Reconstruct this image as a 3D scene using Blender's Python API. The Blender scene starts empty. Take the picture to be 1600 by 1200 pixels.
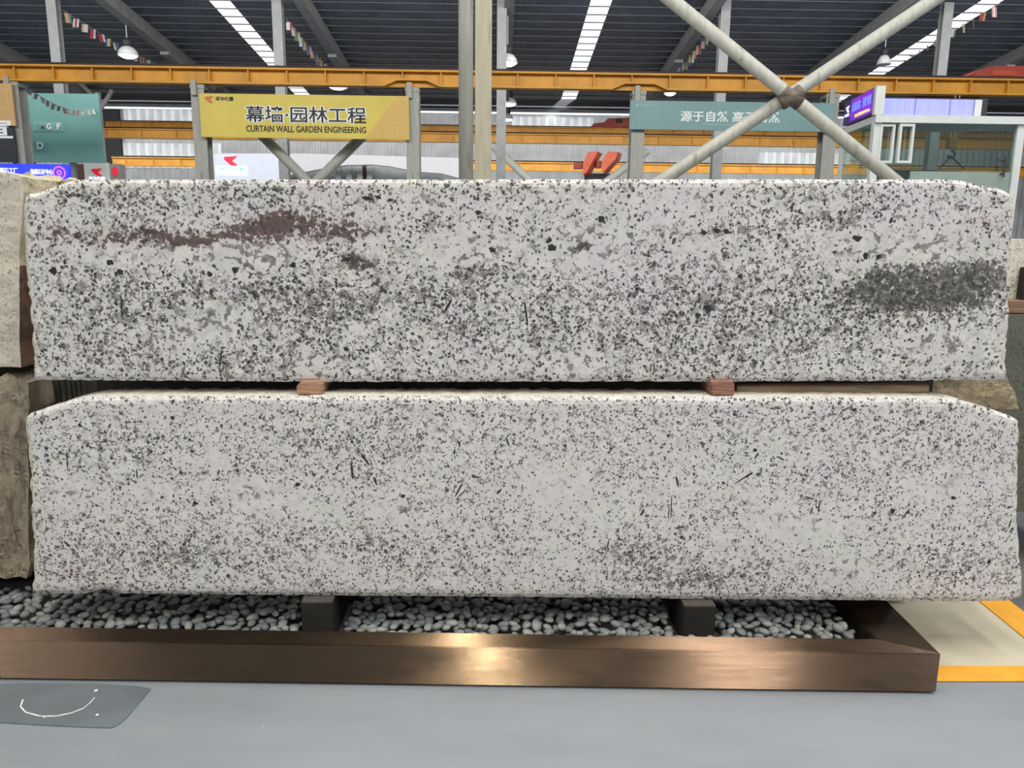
import bpy, bmesh, math, random
from mathutils import Vector, Matrix, Euler, noise as mnoise
R = math.radians
sc = bpy.context.scene
col = sc.collection
# ---------------------------------------------------------------- camera
CAM_H, PITCH, YAW, ROLL, FPX = 1.45, 10.83, -1.2, 0.6, 1202.0
cd = bpy.data.cameras.new('camera'); cam = bpy.data.objects.new('camera', cd); col.objects.link(cam)
CM = Matrix.Rotation(R(YAW), 3, 'Z') @ Matrix.Rotation(R(90 - PITCH), 3, 'X') @ Matrix.Rotation(R(ROLL), 3, 'Z')
cam.matrix_world = Matrix.Translation((0, 0, CAM_H)) @ CM.to_4x4()
cd.sensor_width = 36.0; cd.lens = FPX / 1600 * 36; cd.clip_start = 0.05; cd.clip_end = 300
sc.camera = cam
# ---------------------------------------------------------------- exposure, world, lights
sc.view_settings.view_transform = 'Standard'; sc.view_settings.look = 'None'
sc.view_settings.exposure = -0.12; sc.view_settings.gamma = 1.0; sc.view_settings.use_curve_mapping = False
w = bpy.data.worlds.new('daylight'); sc.world = w; w.use_nodes = True
w.node_tree.nodes['Background'].inputs[0].default_value = (0.86, 0.93, 1.0, 1)
w.node_tree.nodes['Background'].inputs[1].default_value = 0.14
def area(name, loc, target, sx, sy, power, colr=(1, 1, 1)):
    l = bpy.data.lights.new(name, 'AREA'); l.shape = 'RECTANGLE'; l.size = sx; l.size_y = sy
    l.energy = power; l.color = colr
    o = bpy.data.objects.new(name, l); col.objects.link(o); o.location = loc
    o.rotation_euler = (Vector(target) - Vector(loc)).to_track_quat('-Z', 'Y').to_euler()
    return o
# roof glazing strips above and behind the viewer, along the hall; rightmost one added as fill
for x, wd_, pw, c in ((-10.2, 1.6, 1250, (1, .97, .93)), (-0.55, .26, 1300, (1, .98, .80)), (3.9, 1.3, 1450, (1, .94, .88)), (9.8, 1.6, 1050, (.95, .97, 1.0))):
    area('roof_strip_light', (x, -3.5, 10.5), (x, -3.5, 0), wd_, 17, pw, c)
# fill added over the aisles to brighten columns, banners and back wall
area('aisle_fill', (0, 8.2, 10.6), (0, 20, 3.0), 44, 2.5, 3600, (1, 1, .98))
area('aisle_fill', (0, 24.5, 9.6), (0, 36, 4.0), 70, 3, 4200, (1, 1, 1))
area('aisle_fill', (0, 51.5, 9.3), (0, 60, 5.0), 70, 3, 4200, (1, 1, 1))

# ---------------------------------------------------------------- helpers: pixel -> world
def ray(px, py):
    return CM @ Vector(((px - 800) / FPX, (600 - py) / FPX, -1.0))
def PY(px, py, Y):            # on the vertical plane y = Y
    d = ray(px, py); t = Y / d.y
    return Vector((d.x * t, Y, CAM_H + d.z * t))
def PZ(px, py, Z):            # on the horizontal plane z = Z
    d = ray(px, py); t = (Z - CAM_H) / d.z
    return Vector((d.x * t, d.y * t, Z))
def proj(p):
    q = CM.transposed() @ (Vector(p) - Vector((0, 0, CAM_H)))
    return 800 + FPX * q.x / -q.z, 600 - FPX * q.y / -q.z

# ---------------------------------------------------------------- helpers: tagging and mesh building
def tag(o, label=None, cat=None, group=None, kind=None):
    if label: o['label'] = label
    if cat: o['category'] = cat
    if group: o['group'] = group
    if kind: o['kind'] = kind
    return o
def empty(name, loc, label=None, cat=None, group=None, kind='thing'):
    o = bpy.data.objects.new(name, None); col.objects.link(o); o.location = loc
    o.empty_display_size = 0.1
    return tag(o, label, cat, group, kind)
class MB:
    def __init__(s): s.v = []; s.f = []; s.mi = []; s.cur = 0
    def add(s, vs, fs):
        b = len(s.v); s.v += [Vector(v) for v in vs]
        for f in fs: s.f.append([b + i for i in f]); s.mi.append(s.cur)
    def box(s, x0, x1, y0, y1, z0, z1):
        if x0 > x1: x0, x1 = x1, x0
        if y0 > y1: y0, y1 = y1, y0
        if z0 > z1: z0, z1 = z1, z0
        s.add([(x0,y0,z0),(x1,y0,z0),(x1,y1,z0),(x0,y1,z0),(x0,y0,z1),(x1,y0,z1),(x1,y1,z1),(x0,y1,z1)],
              [(3,2,1,0),(4,5,6,7),(0,1,5,4),(1,2,6,5),(2,3,7,6),(3,0,4,7)])
    def tube(s, p0, p1, r, n=14, r1=None):
        p0, p1 = Vector(p0), Vector(p1); d = (p1 - p0).normalized()
        a = d.cross(Vector((0, 0, 1)) if abs(d.z) < .9 else Vector((1, 0, 0))).normalized(); b = d.cross(a)
        r1 = r if r1 is None else r1
        vs = [p0 + (a*math.cos(2*math.pi*i/n) + b*math.sin(2*math.pi*i/n))*r for i in range(n)]
        vs += [p1 + (a*math.cos(2*math.pi*i/n) + b*math.sin(2*math.pi*i/n))*r1 for i in range(n)]
        s.add(vs, [(i, (i+1) % n, n+(i+1) % n, n+i) for i in range(n)] + [tuple(range(n))[::-1], tuple(range(n, 2*n))])
    def bar(s, p0, p1, wx, wz):           # rectangular bar
        p0, p1 = Vector(p0), Vector(p1); d = (p1 - p0).normalized()
        a = d.cross(Vector((0, 0, 1)) if abs(d.z) < .95 else Vector((0, 1, 0))).normalized(); b = a.cross(d)
        o = [(-1,-1),(1,-1),(1,1),(-1,1)]
        vs = [p + a*(i*wx/2) + b*(j*wz/2) for p in (p0, p1) for i, j in o]
        s.add(vs, [(0,1,5,4),(1,2,6,5),(2,3,7,6),(3,0,4,7),(3,2,1,0),(4,5,6,7)])
    def prism(s, pts, n):                 # planar polygon pts (Vectors) extruded by vector n
        k = len(pts); n = Vector(n)
        s.add([Vector(p) for p in pts] + [Vector(p) + n for p in pts],
              [tuple(range(k))[::-1], tuple(range(k, 2*k))] + [(i, (i+1) % k, k+(i+1) % k, k+i) for i in range(k)])
    def lathe(s, prof, c, n=20):
        c = Vector(c); m = len(prof)
        vs = [c + Vector((r*math.cos(2*math.pi*i/n), r*math.sin(2*math.pi*i/n), z)) for r, z in prof for i in range(n)]
        fs = [(j*n+i, j*n+(i+1) % n, (j+1)*n+(i+1) % n, (j+1)*n+i) for j in range(m-1) for i in range(n)]
        s.add(vs, fs)
    def build(s, name, mats, parent=None, smooth=False, bevel=0, recalc=True):
        mats = mats if isinstance(mats, (list, tuple)) else [mats]
        if parent is None:
            xs = [v.x for v in s.v]; ys = [v.y for v in s.v]; zs = [v.z for v in s.v]
            org = Vector(((min(xs)+max(xs))/2, (min(ys)+max(ys))/2, min(zs)))
        else:
            org = Vector((0, 0, 0)); q = parent
            while q: org += q.location; q = q.parent
        me = bpy.data.meshes.new(name); me.from_pydata([v - org for v in s.v], [], s.f)
        for m in mats: me.materials.append(m)
        for p, i in zip(me.polygons, s.mi): p.material_index = i; p.use_smooth = smooth
        if recalc:
            bm = bmesh.new(); bm.from_mesh(me); bmesh.ops.recalc_face_normals(bm, faces=bm.faces)
            if bevel: bmesh.ops.bevel(bm, geom=bm.edges[:], offset=bevel, segments=2, affect='EDGES', clamp_overlap=True)
            bm.to_mesh(me); bm.free()
        me.update()
        o = bpy.data.objects.new(name, me); col.objects.link(o)
        if parent is None: o.location = org
        else: o.parent = parent
        return o

# ---------------------------------------------------------------- helpers: materials
def lin(c):
    f = lambda x: x/12.92 if x <= .04045 else ((x+.055)/1.055)**2.4
    return tuple(f(x/255) for x in c)
class NT:
    def __init__(s, name):
        s.m = bpy.data.materials.new(name); s.m.use_nodes = True; s.t = s.m.node_tree
        s.b = s.t.nodes['Principled BSDF']; s._tc = None
    def n(s, typ, **kw):
        x = s.t.nodes.new(typ)
        for k, v in kw.items(): setattr(x, k, v)
        return x
    def put(s, sock, v):
        if v is None: return
        if hasattr(v, 'is_output'): s.t.links.new(v, sock)
        elif isinstance(v, (tuple, list)) and len(v) == 3 and sock.type == 'RGBA': sock.default_value = (*v, 1)
        else: sock.default_value = v
    @property
    def obj(s):
        if not s._tc: s._tc = s.n('ShaderNodeTexCoord')
        return s._tc.outputs['Object']
    def mapping(s, v, scale=(1,1,1), rot=(0,0,0), loc=(0,0,0)):
        x = s.n('ShaderNodeMapping'); s.put(x.inputs['Vector'], v); x.inputs['Scale'].default_value = scale
        x.inputs['Rotation'].default_value = rot; x.inputs['Location'].default_value = loc
        return x.outputs[0]
    def noise(s, v, scale, detail=3, rough=.5, out='Fac', dist=0):
        x = s.n('ShaderNodeTexNoise'); s.put(x.inputs['Vector'], v); x.inputs['Scale'].default_value = scale
        x.inputs['Detail'].default_value = detail; x.inputs['Roughness'].default_value = rough; x.inputs['Distortion'].default_value = dist
        return x.outputs[out]
    def voro(s, v, scale, feature='F1', rand=1):
        x = s.n('ShaderNodeTexVoronoi', feature=feature); s.put(x.inputs['Vector'], v); x.inputs['Scale'].default_value = scale
        x.inputs['Randomness'].default_value = rand
        return x
    def math(s, op, a, b=None, c=None, clamp=False):
        x = s.n('ShaderNodeMath', operation=op, use_clamp=clamp)
        for i, v in enumerate((a, b, c)): s.put(x.inputs[i], v)
        return x.outputs[0]
    def vmath(s, op, a, b=None, scale=None):
        x = s.n('ShaderNodeVectorMath', operation=op); s.put(x.inputs[0], a); s.put(x.inputs[1], b)
        if scale is not None: s.put(x.inputs['Scale'], scale)
        return x.outputs[0]
    def step(s, v, lo, hi, to0=0, to1=1):
        x = s.n('ShaderNodeMapRange', interpolation_type='SMOOTHSTEP')
        for i, a in enumerate((v, lo, hi, to0, to1)): s.put(x.inputs[i], a)
        return x.outputs[0]
    def mix(s, f, a, b, blend='MIX'):
        x = s.n('ShaderNodeMix', data_type='RGBA', blend_type=blend)
        s.put(x.inputs[0], f); s.put(x.inputs[6], a); s.put(x.inputs[7], b)
        return x.outputs[2]
    def attr(s, name):
        return s.n('ShaderNodeAttribute', attribute_name=name).outputs['Fac']
    def bump(s, h, strength=.3, dist=.01):
        x = s.n('ShaderNodeBump'); s.put(x.inputs['Height'], h); x.inputs['Strength'].default_value = strength; x.inputs['Distance'].default_value = dist
        s.t.links.new(x.outputs[0], s.b.inputs['Normal'])
def pm(name, rgb, rough=.6, metal=0, var=.12, scale=6, spec=.5, emit=0, stretch=(1,1,1), bump=0, dirt=None):
    """plain painted / solid surface with a little procedural unevenness"""
    k = NT(name); c = lin(rgb)
    v = k.mapping(k.obj, stretch); n = k.noise(v, scale, 4, .6)
    a = tuple(x*(1-var) for x in c); b = tuple(min(1, x*(1+var)) for x in c)
    cc = k.mix(k.step(n, .3, .7), a, b)
    if dirt: cc = k.mix(k.step(k.noise(k.mapping(k.obj, (3, 3, .35)), 4, 5, .65), .55, .72, 0, .7), cc, lin(dirt))
    k.put(k.b.inputs['Base Color'], cc); k.b.inputs['Roughness'].default_value = rough; k.b.inputs['Metallic'].default_value = metal
    k.b.inputs['Specular IOR Level'].default_value = spec
    if emit:
        k.put(k.b.inputs['Emission Color'], cc); k.b.inputs['Emission Strength'].default_value = emit
    if bump: k.bump(n, bump, .02)
    return k.m

# ---------------------------------------------------------------- materials
def granite(name, light, q0, m0, b0, grain, seed):
    """q0 / m0 / b0: thresholds of grey quartz, dark mica and black grains (lower = more of it)"""
    k = NT(name)
    p0 = k.mapping(k.obj, (1,1,1), (0,0,0), (seed, seed*.7, seed*.3))
    wv = k.vmath('SUBTRACT', k.noise(p0, 45, 2, .5, 'Color'), (.5,.5,.5))
    wf = k.vmath('SUBTRACT', k.noise(p0, 150, 1, .5, 'Color'), (.5,.5,.5))
    p = k.vmath('ADD', k.vmath('ADD', p0, k.vmath('SCALE', wv, None, .02)), k.vmath('SCALE', wf, None, .011))
    dens, grey, maroon, cryst, tint = (k.attr(a) for a in ('dens','grey','maroon','cryst','tint'))
    low = k.math('SUBTRACT', k.noise(p0, 8, 3, .6), .5)
    D = k.math('ADD', dens, k.math('MULTIPLY', low, .9))
    Ds = k.math('SUBTRACT', D, k.math('MULTIPLY', cryst, 1.5))
    # milky feldspar ground with faint tone changes
    base = k.mix(k.step(k.noise(p, 26, 3, .6), .38, .62), lin(light[0]), lin(light[1]))
    base = k.mix(k.step(k.noise(p0, 3.2, 3, .5), .45, .62, 0, .55), base, lin(light[2]))
    base = k.mix(k.step(k.math('ADD', k.noise(p0, 5, 3), tint), .62, .8, 0, .6), base, lin(light[3]))
    # translucent grey quartz between the feldspar
    g = k.noise(p, grain*.55, 3, .6, dist=.6)
    gt = k.math('SUBTRACT', q0, k.math('MULTIPLY', k.math('ADD', Ds, k.math('MULTIPLY', grey, 1.0)), .13))
    gf = k.step(g, gt, k.math('ADD', gt, .045), 0, .8)
    gc = k.mix(k.step(k.noise(p, 60, 2), .4, .6), lin((100,97,96)), lin((142,139,137)))
    c = k.mix(gf, base, gc)
    # fine dark mica flakes
    m = k.noise(p, grain*.85, 2, .5, dist=.9)
    mt = k.math('SUBTRACT', m0, k.math('MULTIPLY', Ds, .13))
    c = k.mix(k.step(m, mt, k.math('ADD', mt, .05), 0, .85), c, lin((60,57,58)))
    # black grains, one cell each
    vo = k.voro(p, grain)
    sel = k.n('ShaderNodeSeparateColor'); k.put(sel.inputs[0], vo.outputs['Color'])
    thr = k.math('SUBTRACT', b0, k.math('MULTIPLY', Ds, .4))
    pick = k.step(sel.outputs[0], thr, k.math('ADD', thr, .05))
    size = k.math('MULTIPLY_ADD', sel.outputs[1], .24, .2)
    blk = k.math('MULTIPLY', pick, k.step(vo.outputs['Distance'], k.math('ADD', size, .14), size))
    c = k.mix(k.math('MULTIPLY', blk, .9), c, lin((36,35,36)))
    # larger light crystals outlined by grey and dark seams
    pc = k.vmath('ADD', p0, k.vmath('SCALE', wv, None, .05))
    ve = k.voro(k.mapping(pc, (.8, 1, 1.1)), 17, 'DISTANCE_TO_EDGE')
    gate = k.step(k.math('ADD', cryst, k.math('MULTIPLY', low, .8)), .25, .55)
    wid = k.math('MULTIPLY', k.step(k.noise(p0, 34, 3), .40, .72), .22)
    seam = k.math('MULTIPLY', k.step(ve.outputs[0], wid, k.math('MULTIPLY', wid, .55)), gate)
    c = k.mix(k.math('MULTIPLY', seam, .8), c, k.mix(k.step(k.noise(p, 50, 2), .42, .6), lin((122,120,116)), lin((74,72,68))))
    # maroon mineral band
    mm = k.math('MULTIPLY', maroon, .26)
    mf = k.step(k.math('ADD', k.noise(p, 58, 3, .6, dist=.5), mm), .65, .71, 0, .88)
    c = k.mix(k.math('MULTIPLY', maroon, .28), c, lin((182,158,155)))
    c = k.mix(mf, c, k.mix(k.step(k.noise(p, 70, 2), .4, .6), lin((86,60,58)), lin((56,47,46))))
    # dark mineral cloud
    df = k.step(k.math('ADD', k.noise(p, 56, 3, .6, dist=.5), k.math('MULTIPLY', k.step(grey, .2, .9), .215)), .635, .695, 0, .87)
    c = k.mix(df, c, k.mix(k.step(k.noise(p, 70, 2), .4, .6), lin((56,55,56)), lin((98,96,94))))
    k.put(k.b.inputs['Base Color'], c); k.b.inputs['Roughness'].default_value = .5
    k.b.inputs['Specular IOR Level'].default_value = .3
    return k.m
GR_UP = granite('granite_upper', [(192,191,190),(211,209,208),(201,198,207),(195,203,197)], .572, .608, .60, 86, 1.3)
GR_LO = granite('granite_lower', [(200,198,197),(212,210,209),(204,201,209),(202,207,201)], .592, .60, .62, 96, 7.7)
BLACK_MIN = pm('black_mineral', (44,43,44), .5, var=.3, scale=90)
def rough_stone(name, cols, sc1=14, speck=None, st=(1,1,1), bump=.6):
    k = NT(name); v = k.mapping(k.obj, st)
    n = k.noise(v, sc1, 6, .68, dist=.6)
    c = k.mix(k.step(n, .3, .5), lin(cols[0]), lin(cols[1])); c = k.mix(k.step(n, .52, .72), c, lin(cols[2]))
    if speck:
        s = k.noise(k.obj, 110, 3, .55); c = k.mix(k.step(s, .58, .66, 0, .8), c, lin(speck))
    k.put(k.b.inputs['Base Color'], c); k.b.inputs['Roughness'].default_value = .8
    k.bump(k.noise(v, sc1*2.5, 6, .7), bump, .03)
    return k.m
EDGE = rough_stone('chipped_granite_edge', [(205,200,188),(226,222,212),(186,178,164)], 30, (90,86,80))
CREAM = rough_stone('cream_broken_stone', [(176,164,136),(208,198,170),(140,126,100)], 16)
CREAM_FACE = rough_stone('cream_sawn_stone', [(176,168,156),(196,189,178),(150,142,132)], 7, (120,112,104), bump=.05)
FOLD = rough_stone('folded_rough_stone', [(84,70,62),(168,156,138),(112,76,66)], 6, None, (2.4,2.4,.55), 1)
BROWN = pm('brown_weathered_side', (112,84,70), .85, var=.35, scale=14, bump=.4)
GAPFILL = pm('dark_gap_filler', (48,46,44), .7, var=.3, scale=30)
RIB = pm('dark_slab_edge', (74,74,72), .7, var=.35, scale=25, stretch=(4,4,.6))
GREENST = rough_stone('dark_green_granite', [(74,76,68),(96,98,88),(60,62,56)], 60, (40,42,38), bump=.05)
MOSSY = rough_stone('mottled_rough_rock', [(120,110,92),(164,150,124),(84,84,70)], 24)
SPECK = rough_stone('speckled_cream_granite', [(190,186,176),(210,206,196),(168,160,150)], 30, (80,78,72), bump=.05)
def brushed(name, tangent):
    """brushed metal: fine parallel scratches spread the shine across the brushing direction"""
    k = NT(name)
    v = k.mapping(k.obj, (.5, 40, 40) if tangent != 'side' else (40, .5, 40))
    sm = k.noise(k.mapping(k.obj, (1.5, 6, 6)), 2.0, 4, .6)
    c = k.mix(k.step(k.noise(v, 4, 3, .6), .3, .7), lin((116,96,79)), lin((126,106,88)))
    c = k.mix(k.step(sm, .52, .75, 0, .25), c, lin((100,84,72)))
    k.put(k.b.inputs['Base Color'], c); k.b.inputs['Metallic'].default_value = 1
    k.put(k.b.inputs['Roughness'], k.step(sm, .3, .8, .12, .2))
    ge = k.n('ShaderNodeNewGeometry'); N = ge.outputs['Normal']
    T = k.vmath('CROSS_PRODUCT', N, (1,0,0) if tangent != 'side' else (0,1,0))
    wn = k.n('ShaderNodeTexWhiteNoise', noise_dimensions='3D'); k.put(wn.inputs['Vector'], k.vmath('SCALE', ge.outputs['Position'], None, 4000))
    r2 = k.math('SUBTRACT', wn.outputs['Value'], .5)
    tilt = k.math('MULTIPLY', r2, 3.0)
    k.put(k.b.inputs['Normal'], k.vmath('NORMALIZE', k.vmath('ADD', N, k.vmath('SCALE', T, None, tilt))))
    return k.m
BRONZE = brushed('brushed_bronze', 'front'); BRONZE_S = brushed('brushed_bronze_side', 'side')
STEEL = pm('grey_painted_steel', (158,158,150), .55, var=.1, scale=5, stretch=(4,4,.5), dirt=(112,110,102))
STEEL_L = pm('pale_painted_steel', (186,186,178), .5, var=.08, scale=5, stretch=(4,4,.5), dirt=(140,138,128))
STEEL_D = pm('dim_roof_steel', (128,130,128), .6, var=.12, scale=3, dirt=(96,96,92))
YELLOW = pm('crane_yellow_paint', (200,142,34), .5, var=.14, scale=1.5, dirt=(176,112,24))
ORANGE = pm('crane_amber_paint', (226,164,60), .5, var=.12, scale=1.2, dirt=(190,128,40))
RAIL = pm('rusty_rail', (50,34,32), .7, var=.3, scale=8)
RED = pm('crane_red_paint', (176,62,44), .5, var=.15, scale=2)
SALMON = pm('gantry_orange_paint', (238,112,76), .5, var=.1, scale=2)
LAMPSH = pm('lamp_shade_white', (214,216,216), .4, var=.05)
DARKMET = pm('dark_metal', (44,45,47), .6, var=.15)
CABLE = pm('galvanised_rod', (176,178,178), .4, var=.1)
BULB = pm('lit_lamp_glass', (255,252,244), .4, var=.01, emit=3.0)
def emis(name, rgb, s, var=.1, scale=3, stretch=(1,1,1)): return pm(name, rgb, .5, var=var, scale=scale, emit=s, stretch=stretch)
SKYL = emis('skylight_panel', (246,250,252), 1.5, var=.05, scale=1)
WOOD = pm('offcut_wood', (162,126,100), .75, var=.28, scale=16, stretch=(1,1,9), bump=.2)
WOOD_R = pm('reddish_wood', (138,98,84), .75, var=.28, scale=16, stretch=(1,1,9), bump=.2)
PLANK = pm('weathered_plank', (150,132,112), .8, var=.25, scale=10, stretch=(.6,8,8), bump=.2)
BLOCKM = pm('black_stained_timber', (30,28,27), .75, var=.3, scale=12)
PEB = [pm('pebble_grey_%s' % n, c, .6, var=.15, scale=22) for n, c in (('pale', (128,130,129)), ('mid', (108,111,112)), ('blue', (94,100,104)))]
GBED = pm('dark_gravel_bed', (58,58,58), .9, var=.4, scale=60, bump=.5)
def fl():
    k = NT('grey_epoxy_floor')
    a = k.noise(k.mapping(k.obj, (.5, 1.6, 1)), 1.6, 5, .6); b = k.noise(k.obj, 38, 4, .7); d = k.noise(k.mapping(k.obj, (.6, 2.2, 1)), 7, 5, .7)
    c = k.mix(k.step(a, .3, .7), lin((119,124,132)), lin((131,136,145)))
    c = k.mix(k.step(d, .5, .75, 0, .35), c, lin((130,129,127)))
    c = k.mix(k.step(b, .70, .76, 0, .5), c, lin((190,190,190)))
    k.put(k.b.inputs['Base Color'], c); k.put(k.b.inputs['Roughness'], k.step(d, .3, .7, .36, .55))
    k.bump(k.noise(k.obj, 55, 3, .6), .04, .01)
    return k.m
FLOOR = fl()
CONC = pm('beige_concrete', (178,171,153), .6, var=.14, scale=3, dirt=(160,152,134))
YLINE = pm('yellow_floor_paint', (210,150,48), .55, var=.1, scale=9, dirt=(206,146,48))
DARKFL = pm('dark_asphalt_floor', (84,86,88), .7, var=.15, scale=8)
PATCH = pm('dark_floor_coating', (92,100,106), .42, var=.12, scale=4)
CHALK = pm('white_chalk', (206,208,208), .9, var=.2, scale=40)
def corr(name, rgb, freq, axis, rough=.5, var=.15, emit=0, depth=.3):
    k = NT(name); v = k.obj
    sx = k.n('ShaderNodeSeparateXYZ'); k.put(sx.inputs[0], v)
    wv = k.math('SINE', k.math('MULTIPLY', sx.outputs[axis], freq*2*math.pi)); h = k.step(wv, -.5, .5)
    n = k.noise(k.mapping(v, (.5,.5,.5)), 2, 4); c = lin(rgb)
    cc = k.mix(k.step(n, .3, .7), tuple(x*(1-var) for x in c), tuple(min(1, x*(1+var)) for x in c))
    k.put(k.b.inputs['Base Color'], cc); k.b.inputs['Roughness'].default_value = rough
    if emit: k.put(k.b.inputs['Emission Color'], cc); k.put(k.b.inputs['Emission Strength'], k.step(wv, -.2, .5, emit*.35, emit))
    k.bump(h, depth, .08)
    return k.m
ROOF = corr('dark_ribbed_roof_sheet', (92,99,109), 4.0, 0, .45, .2)
PURL = pm('purlin_steel', (76,80,87), .6, var=.15)
WALLW = corr('ribbed_white_cladding', (206,208,208), 2.2, 0, .5, .1, .0, .6)
WALLL = corr('backlit_cladding', (226,230,232), 1.6, 0, .5, .12, .42, .6)
SIGN_Y = pm('yellow_banner', (206,186,84), .55, var=.06, scale=1.2)
SIGN_YS = pm('banner_gold_corner', (204,168,92), .55, var=.1, scale=5, stretch=(3,1,3))
SIGN_T = pm('teal_banner', (114,148,148), .5, var=.06, scale=1.2)
TEALG = pm('teal_hoarding', (104,152,146), .4, var=.08, scale=.6)
INK = pm('black_lettering', (36,32,40), .6, var=.05)
WHITEL = pm('white_lettering', (232,236,234), .6, var=.03)
PALEL = pm('pale_lettering', (178,206,200), .6, var=.03)
REDLOGO = emis('red_logo', (236,40,66), .35, .03)
ORLOGO = pm('orange_logo', (206,106,66), .6, var=.1, scale=20)
TAN = pm('tan_board', (200,162,108), .6, var=.05)
BLACKB = pm('black_board', (46,48,52), .5, var=.08)
BLUELED = emis('blue_led_screen', (44,58,236), .9, .1, 2)
PURPLED = emis('violet_led_screen', (120,36,190), .8, .35, 1.2)
NAVYLED = emis('navy_led_screen', (40,32,84), .5, .2, 2)
LEDW = emis('white_led_letters', (226,232,255), 1.0, .03)
LEDB = emis('light_blue_led_letters', (110,130,255), .9, .1)
LEDP = emis('pink_led_emblem', (230,90,220), .9, .1)
LEDYL = emis('yellow_led_letters', (250,226,120), .9, .2, 14)
LEDC = emis('cyan_led_letters', (120,230,220), .8, .1)
PANELB = emis('periwinkle_led_panel', (136,140,236), .72, .08, 4, (8,8,.3))
WHITEP = pm('white_fascia', (214,214,216), .45, var=.03)
BOOTHW = emis('lit_white_fascia', (206,210,224), .25, .03)
BOOTHD = pm('booth_grey_interior', (176,180,178), .6, var=.15, scale=2)
ALU = pm('white_aluminium', (198,202,200), .4, var=.04)
BRACKET = pm('brown_door', (78,44,36), .6, var=.2)
def glassm(name, rgb, rough, tr):
    k = NT(name); g = k.n('ShaderNodeBsdfTransparent'); g.inputs[0].default_value = (*lin(rgb), 1)
    gl = k.n('ShaderNodeBsdfGlossy'); gl.inputs[1].default_value = rough; gl.inputs[0].default_value = (.85,.95,.92,1)
    mx = k.n('ShaderNodeMixShader'); n = k.noise(k.obj, .8, 2); k.put(mx.inputs[0], k.step(n, .2, .8, tr*.8, tr*1.2))
    k.t.links.new(g.outputs[0], mx.inputs[1]); k.t.links.new(gl.outputs[0], mx.inputs[2])
    out = [x for x in k.t.nodes if x.type == 'OUTPUT_MATERIAL'][0]; k.t.links.new(mx.outputs[0], out.inputs[0])
    return k.m
GLASS = glassm('office_glass', (214,226,221), .03, .2)
FROST = pm('frosted_film', (138,152,146), .35, var=.05)

# ---------------------------------------------------------------- lettering
def lettering(name, s, parent, mat, O, ux, uz, width=None, height=None, bold=.02, align='C', thick=.01):
    """text as a real, thin raised mesh; O = centre (or left) of the line on its panel"""
    cu = bpy.data.curves.new('tmp', 'FONT'); cu.body = s; cu.offset = bold; cu.resolution_u = 3
    o = bpy.data.objects.new('tmp', cu); col.objects.link(o)
    dg = bpy.context.evaluated_depsgraph_get(); me0 = bpy.data.meshes.new_from_object(o.evaluated_get(dg))
    vs = [v.co.copy() for v in me0.vertices]; fs = [tuple(p.vertices) for p in me0.polygons]
    bpy.data.objects.remove(o); bpy.data.curves.remove(cu); bpy.data.meshes.remove(me0)
    x0, x1 = min(v.x for v in vs), max(v.x for v in vs); y0, y1 = min(v.y for v in vs), max(v.y for v in vs)
    sx = (width/(x1-x0)) if width else None; sy = (height/(y1-y0)) if height else None
    sx = sx or sy; sy = sy or sx
    ux, uz = Vector(ux), Vector(uz); n = ux.cross(uz)
    cx = (x0+x1)/2 if align == 'C' else x0; cy = (y0+y1)/2
    mb = MB(); P = lambda v, d: Vector(O) + ux*((v.x-cx)*sx) + uz*((v.y-cy)*sy) + n*d
    mb.add([P(v, thick) for v in vs], fs)
    # side walls of the raised letters
    cnt = {}
    for f in fs:
        for i in range(len(f)):
            e = (f[i], f[(i+1) % len(f)]); cnt[tuple(sorted(e))] = cnt.get(tuple(sorted(e)), 0) + 1
    for f in fs:
        for i in range(len(f)):
            a, b = f[i], f[(i+1) % len(f)]
            if cnt[tuple(sorted((a, b)))] == 1:
                mb.add([P(vs[a], thick), P(vs[b], thick), P(vs[b], 0), P(vs[a], 0)], [(3,2,1,0)])
    return mb.build(name, mat, parent, recalc=False)
EX, EZ = (1,0,0), (0,0,1)
LOGO = [(0,.9),(1,1),(.58,.5),(1,0),(.5,0),(0,.62)]
def logo(parent, mat, Y, px0, py0, px1, py1, name='logo'):
    a, b = PY(px0, py1, Y), PY(px1, py0, Y); mb = MB()
    mb.prism([Vector((a.x+(b.x-a.x)*u, Y, a.z+(b.z-a.z)*v)) for u, v in LOGO], (0, -.02, 0))
    return mb.build(name, mat, parent)

# ================================================================ the hall
# floor ---------------------------------------------------------
FR_BL, FR_BR = PZ(0, 1063, 0), PZ(1462, 1085, 0)
mb = MB(); mb.box(-30, 30, -6, 62, -.2, 0); tag(mb.build('floor', FLOOR), kind='structure')
YL0, YL1 = PZ(1475, 1066, 0), PZ(1600, 1066, 0); YT0 = PZ(1475, 1042, 0); YT1 = PZ(1600, 1043, 0)
yl, yt = (YL0.y+YL1.y)/2, (YT0.y+YT1.y)/2
mb = MB(); xa = 1.42
mb.prism([Vector((xa, yt, .002)), Vector((6, yt, .002)), Vector((6, 9, .002)), Vector((xa-.6, 9, .002)), Vector((xa-.6, yt+.4, .002)), Vector((xa, yt+.4, .002))], (0,0,.002))
tag(mb.build('floor_concrete', CONC), kind='structure')
mb = MB(); mb.box(xa-.05, 6, yl, yt, .002, .005)
tag(mb.build('floor_marking', YLINE), 'yellow painted floor line running along the front edge of the beige concrete', 'floor marking', kind='thing')
d0, d1 = PZ(1529, 941, 0), PZ(1600, 999, 0); e0, e1 = PZ(1577, 941, 0), PZ(1600, 961, 0)
dd = (d1-d0).normalized(); wv_ = (e0 - d0) - dd*((e0-d0).dot(dd)); 
mb = MB(); a0, a1 = d0 - dd*-.0 + dd*-.0, d1 + dd*.0
A0 = d0 - dd*2.5 if dd.y < 0 else d0 + dd*2.5
A1 = d1 + (dd if dd.y < 0 else -dd)*.35
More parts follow.
